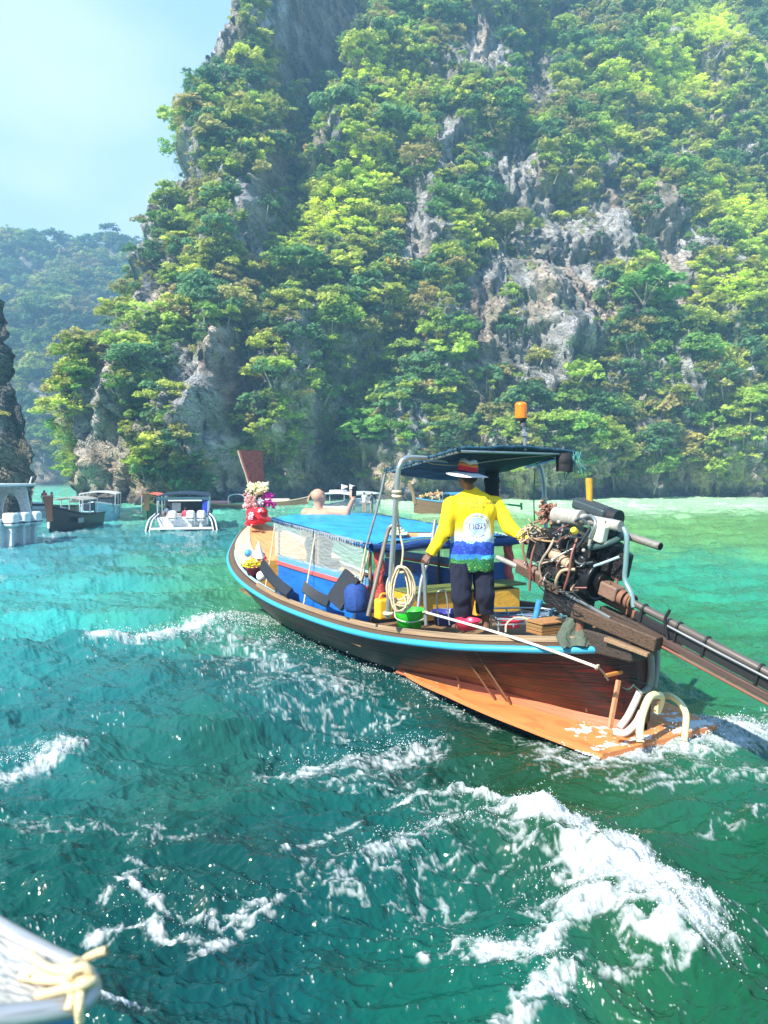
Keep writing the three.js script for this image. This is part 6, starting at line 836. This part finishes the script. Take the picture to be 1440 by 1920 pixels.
{ // white cruiser cut by the left edge
  const d = 29, t = thing('white_cruiser', 'white passenger boat with arched cabin windows cut off by the left edge', 'boat', floatAt(-150, d), 1.33);
  hullParts(t, 8.5, 2.6, 0.95, 0.5, 2.2, gel, gelBlue, gel);
  for (const s of [-1, 1]) { // cabin side: arches cut out of a panel
    const sh = new THREE.Shape(); sh.moveTo(-3, 0.7); sh.lineTo(3.6, 0.7); sh.lineTo(3.3, 2.05); sh.lineTo(-2.6, 2.1); sh.closePath();
    for (const [a, b] of [[-2.3, -1.1], [-0.8, 0.5], [0.8, 2.0], [2.25, 3.1]]) { const h = new THREE.Path(); h.moveTo(a, 0.98); h.lineTo(b, 0.98); h.quadraticCurveTo(b - 0.1, 1.75, (a + b) / 2 - 0.1, 1.82); h.quadraticCurveTo(a + 0.05, 1.7, a, 0.98); sh.holes.push(h); }
    obj('cabin_side', new THREE.ExtrudeGeometry(sh, { depth: 0.06, bevelEnabled: false, curveSegments: 8 }).rotateY(-Math.PI / 2).translate(s * 1.15 + 0.03, 0, 0.4), gel, t);
    for (let i = 0; i < 5; i++) obj('hull_panel', at(box(0.05, 0.7, 0.34, 0.02), s * 1.27, 0.42, -0.6 + i * 0.95), i % 2 ? gelBlue : gel, t);
  }
  obj('roof', at(box(2.7, 0.10, 6.6, 0.04, 2), 0, 2.12, 0.7), gel, t); obj('seat_row', at(box(1.8, 0.4, 4, 0.05), 0, 0.85, 0.4), navy, t);
  for (const [x, z] of [[-1.1, 3.9], [1.1, 3.9], [-1.1, 1], [1.1, 1]]) obj('roof_antenna', rod(V(x, 2.15, z), V(x, 2.42, z + 0.1), 0.03), gel, t);
  for (const x of [-0.6, 0, 0.6]) outboard(t, x, 0.45, 4.35, gel);
}
{ // dark longtail, bow towards us
  const d = 36, t = thing('moored_longtail', 'black longtail boat with tall brown stem post, bow towards the camera, at left', 'boat', floatAt(135, d), 3.2);
  const r = hullParts(t, 5.5, 1.6, 0.62, 0.55, 1.7, dkHull, dkHull, tanDeck); stem(t, -2.7, 0.5, 1.62, 0.25, wood(0.12, 0.06, 0.04)); canopyOn(t, 1.3, 1.4, -0.6, 1.6, worn(0.42, 0.40, 0.36), metal);
  obj('bow_cloth', at(box(0.1, 0.75, 0.1, 0.03), 0.05, 0.55, -2.75), mat(0.7, 0.72, 0.75, 0.8), t); obj('engine', at(box(0.4, 0.4, 0.7, 0.06), 0, 0.9, 2.5), navy, t); obj('side_mark', at(box(0.02, 0.22, 0.7, 0.01), -0.80, 0.45, -1.2), mat(0.25, 0.3, 0.33), t);
}
{ // blue and white speedboat seen from ahead
  const d = 43, t = thing('speedboat', 'pale blue and white speedboat with flat white canopy beside the black longtail', 'boat', floatAt(188, d), 3.38);
  hullParts(t, 5, 2.0, 0.75, 0.3, 2.4, gelBlue, gel, gel); canopyOn(t, 1.42, 1.9, -1.2, 1.8, gel, metal); obj('windscreen', at(box(1.7, 0.4, 0.03, 0.01), 0, 1.0, -1.5, -0.3), mat(0.03, 0.05, 0.07, 0.1), t); obj('cabin_block', at(box(1.2, 0.6, 1.6, 0.1), -0.2, 0.9, 0.6), navy, t);
}
{
  const t = thing('speedboat', 'small white motor cruiser far off at left, beyond the cruiser at the edge', 'boat', floatAt(66, 47), 1.9); hullParts(t, 3.4, 1.2, 0.45, 0.2, 2, gel, gel, gel); obj('cabin', at(box(0.95, 0.42, 1.4, 0.12, 2), 0, 0.62, 0.2), gel, t); obj('windscreen', at(box(0.97, 0.16, 1.1, 0.03), 0, 0.68, 0.2), navy, t); obj('antenna', rod(V(0.3, 0.8, 0.4), V(0.35, 1.3, 0.5), 0.02), metal, t);
  const u = thing('moored_longtail', 'pale longtail boat carrying people in red beside the small white cruiser', 'boat', floatAt(95, 52), 1.7); hullParts(u, 3.6, 1.2, 0.4, 0.4, 1.7, worn(0.5, 0.36, 0.22), brownHull, tanDeck); stem(u, -1.8, 0.4, 1.0, 0.3, brownHull, 0.7);
  figure('person in a red vest standing at the left end of the pale longtail', floatAt(83, 52).add(V(0, 0.2, 0)), 0.4, 1.25, [0.4, 0.22, 0.15], [0.75, 0.06, 0.07]); figure('person in a red vest standing at the right end of the pale longtail', floatAt(97, 51.6).add(V(0, 0.2, 0)), 2.2, 1.15, [0.4, 0.22, 0.15], [0.78, 0.16, 0.12]);
}
{
  const t = thing('moored_longtail', 'dark green and yellow longtail boat with a red canopy left of the tour speedboat', 'boat', floatAt(287, 46), 3.3); hullParts(t, 5, 1.1, 0.55, 0.45, 1.7, worn(0.03, 0.12, 0.07), worn(0.45, 0.42, 0.08), tanDeck); canopyOn(t, 1.25, 1.0, -1.2, 1.6, mat(0.75, 0.13, 0.08, 0.7), metal); stem(t, -2.5, 0.5, 1.5, 0.3, brownHull); obj('cushion', at(box(0.7, 0.2, 0.8, 0.06), 0, 0.55, -1), mat(0.65, 0.5, 0.05), t);
}
{ // tour speedboat seen from its stern
  const d = 38.5, s = d / F, t = thing('tour_speedboat', 'tour speedboat seen from astern with dark canopy and three white outboards', 'boat', floatAt(349, d), 0.21);
  hullParts(t, 8, 2.5, 0.62, 0.35, 2.2, gel, navy, gel);
  canopyOn(t, 1.48, 2.35, -2.5, 3.4, navy, metal); obj('canopy_valance', at(box(2.3, 0.16, 0.05, 0.02), 0, 1.40, 3.42), worn(0.03, 0.10, 0.14), t); obj('light_bar', at(box(1.5, 0.06, 0.06, 0.02), 0.1, 1.32, 3.45), gel, t); obj('cabin_inside', at(box(2.1, 0.8, 0.1, 0.03), 0, 0.95, -0.6), mat(0.01, 0.015, 0.02), t);
  for (const x of [-0.42, 0.36, 0.82]) outboard(t, x, 0.24, 4.05, gel, 0.95);
  obj('swim_platform', at(box(2.6, 0.08, 0.8, 0.03), 0, 0.12, 4.3), gel, t);
  for (const x of [-1, 1]) { for (const k of [0, 0.16]) obj('ladder_rail', tube([V(x * (1.02 + k), 0.75, 3.9), V(x * (1.25 + k), 0.5, 4.4), V(x * (1.38 + k), -0.05, 4.7)], 0.03, 14, 7), gel, t); obj('ladder_side', beam(V(x * 1.14, 0.8, 3.8), V(x * 1.5, 0.0, 4.6), 0.08, 0.1), dkHull, t); }
  obj('blue_curtain', at(box(0.28, 0.7, 0.2, 0.05), 1.0, 1.05, 3.3), mat(0.01, 0.05, 0.42, 0.7), t); obj('seat_back', at(box(0.4, 0.4, 0.1, 0.03), -0.35, 1.0, 2.4), gel, t);
  for (let i = 0; i < 9; i++) obj('stern_rail', rod(V(-1.1 + i * 0.275, 0.3, 4.6), V(-1.1 + i * 0.275, 0.62, 4.6), 0.018), metal, t);
  figure('bare backed person leaning over the left side of the tour speedboat', floatAt(318, d - 3.2).add(V(0, 0.28, 0)), 0.5, 1.3, [0.42, 0.26, 0.19], [0.10, 0.14, 0.22], 'bend'); figure('person in red sitting among the outboards at the stern of the tour speedboat', floatAt(348, d - 3.6).add(V(0, 0.12, 0)), 0.2, 1.2, [0.42, 0.2, 0.18], [0.5, 0.05, 0.10], 'sit');
}
{
  const t = thing('moored_longtail', 'low longtail boat with pink cover moored right of the tour speedboat', 'boat', floatAt(415, 57), 1.75); hullParts(t, 4.2, 1.2, 0.3, 0.4, 1.8, brownHull, worn(0.5, 0.35, 0.1), tanDeck); obj('pink_cover', at(box(0.9, 0.25, 1.9, 0.1, 2), 0, 0.45, -0.3), mat(0.72, 0.28, 0.25, 0.8), t); obj('canopy_frame', tube([V(-0.5, 0.3, 1.9), V(-0.4, 1.0, 1.5), V(-0.4, 0.95, 0.6), V(-0.5, 0.3, 0.5)], 0.04, 24, 6), metal, t); stem(t, -2.1, 0.3, 0.9, 0.4, worn(0.55, 0.3, 0.2), 0.6);
  const u = thing('moored_longtail', 'brown longtail boat with pale cover and raised stem just right of the flower garland', 'boat', floatAt(525, 63), -1.6); hullParts(u, 4.6, 1.2, 0.3, 0.4, 1.8, brownHull, tanDeck, tanDeck); obj('pale_cover', at(box(0.9, 0.25, 2.4, 0.1, 2), 0, 0.42, 0.4), mat(0.66, 0.5, 0.44, 0.8), u); stem(u, -2.2, 0.3, 1.15, 0.4, worn(0.5, 0.34, 0.22), 0.8);
}
{ // white boat with flags beyond the passenger
  const d = 46, t = thing('flagged_speedboat', 'white excursion boat with two small flags on its roof beyond the bald passenger', 'boat', floatAt(658, d), -0.35); hullParts(t, 6, 2.5, 0.75, 0.3, 2.3, gel, gelBlue, gel); canopyOn(t, 1.32, 2.5, -1.8, 2.6, gel, metal); obj('blue_apron', at(box(2.2, 0.4, 0.08, 0.03), 0, 0.45, 2.95), worn(0.03, 0.22, 0.5), t); obj('roof_box', at(box(0.9, 0.2, 0.8, 0.08), -0.6, 1.5, 0.5), gel, t);
  for (const x of [0.25, 0.75]) { obj('flag_pole', rod(V(x, 1.4, 2), V(x, 1.98, 2), 0.02), metal, t); obj('flag', slab(Array.from({ length: 6 }, (_, i) => [V(x + i * 0.07, 1.95 - i * 0.02, 2 + 0.04 * Math.sin(i)), V(x + i * 0.07, 1.65 + i * 0.03, 2 + 0.04 * Math.sin(i))]), 0.012), mat(0.82, 0.74, 0.72, 0.8), t); }
  const g = floatAt; figure('person in a red top at the stern of the white flagged boat, left', g(662, d - 2.6).add(V(0, 0.5, 0)), 0.3, 1.1, [0.4, 0.22, 0.15], [0.6, 0.03, 0.05]); figure('person in white at the stern of the white flagged boat', g(683, d - 2.6).add(V(0, 0.4, 0)), -0.3, 1.1, [0.4, 0.24, 0.17], [0.75, 0.74, 0.72]); figure('person in dark clothes at the right end of the white flagged boat', g(697, d - 2.4).add(V(0, 0.35, 0)), 0.9, 1.1, [0.35, 0.2, 0.14], [0.03, 0.06, 0.08]);
}
{ // longtail with flowers left of the helmsman
  const d = 52, t = thing('moored_longtail', 'brown and blue longtail boat piled with yellow flowers, left of the helmsman', 'boat', floatAt(845, d), 1.95); const r = hullParts(t, 5.4, 1.6, 0.62, 0.35, 1.8, brownHull, worn(0.1, 0.35, 0.6), worn(0.05, 0.25, 0.55), 0.1); stem(t, -2.6, 0.6, 1.9, 0.4, wood(0.45, 0.25, 0.15)); canopyOn(t, 1.15, 1.3, -0.3, 2.4, worn(0.06, 0.3, 0.6), metal);
  const q = rng(4); for (let i = 0; i < 16; i++) obj('blossom', petal(0.14, 12, i + 3).translate((q() - 0.5) * 0.9, 0.85 + q() * 0.4, -2.3 + q() * 1.7), mat(...[[0.72, 0.5, 0.2], [0.75, 0.62, 0.4], [0.6, 0.3, 0.14]][i % 3], 0.8), t); obj('side_post', rod(V(0.3, 0.6, -0.6), V(0.4, 1.5, -0.8), 0.06), tanDeck, t);
}
renderer.render(scene, camera);
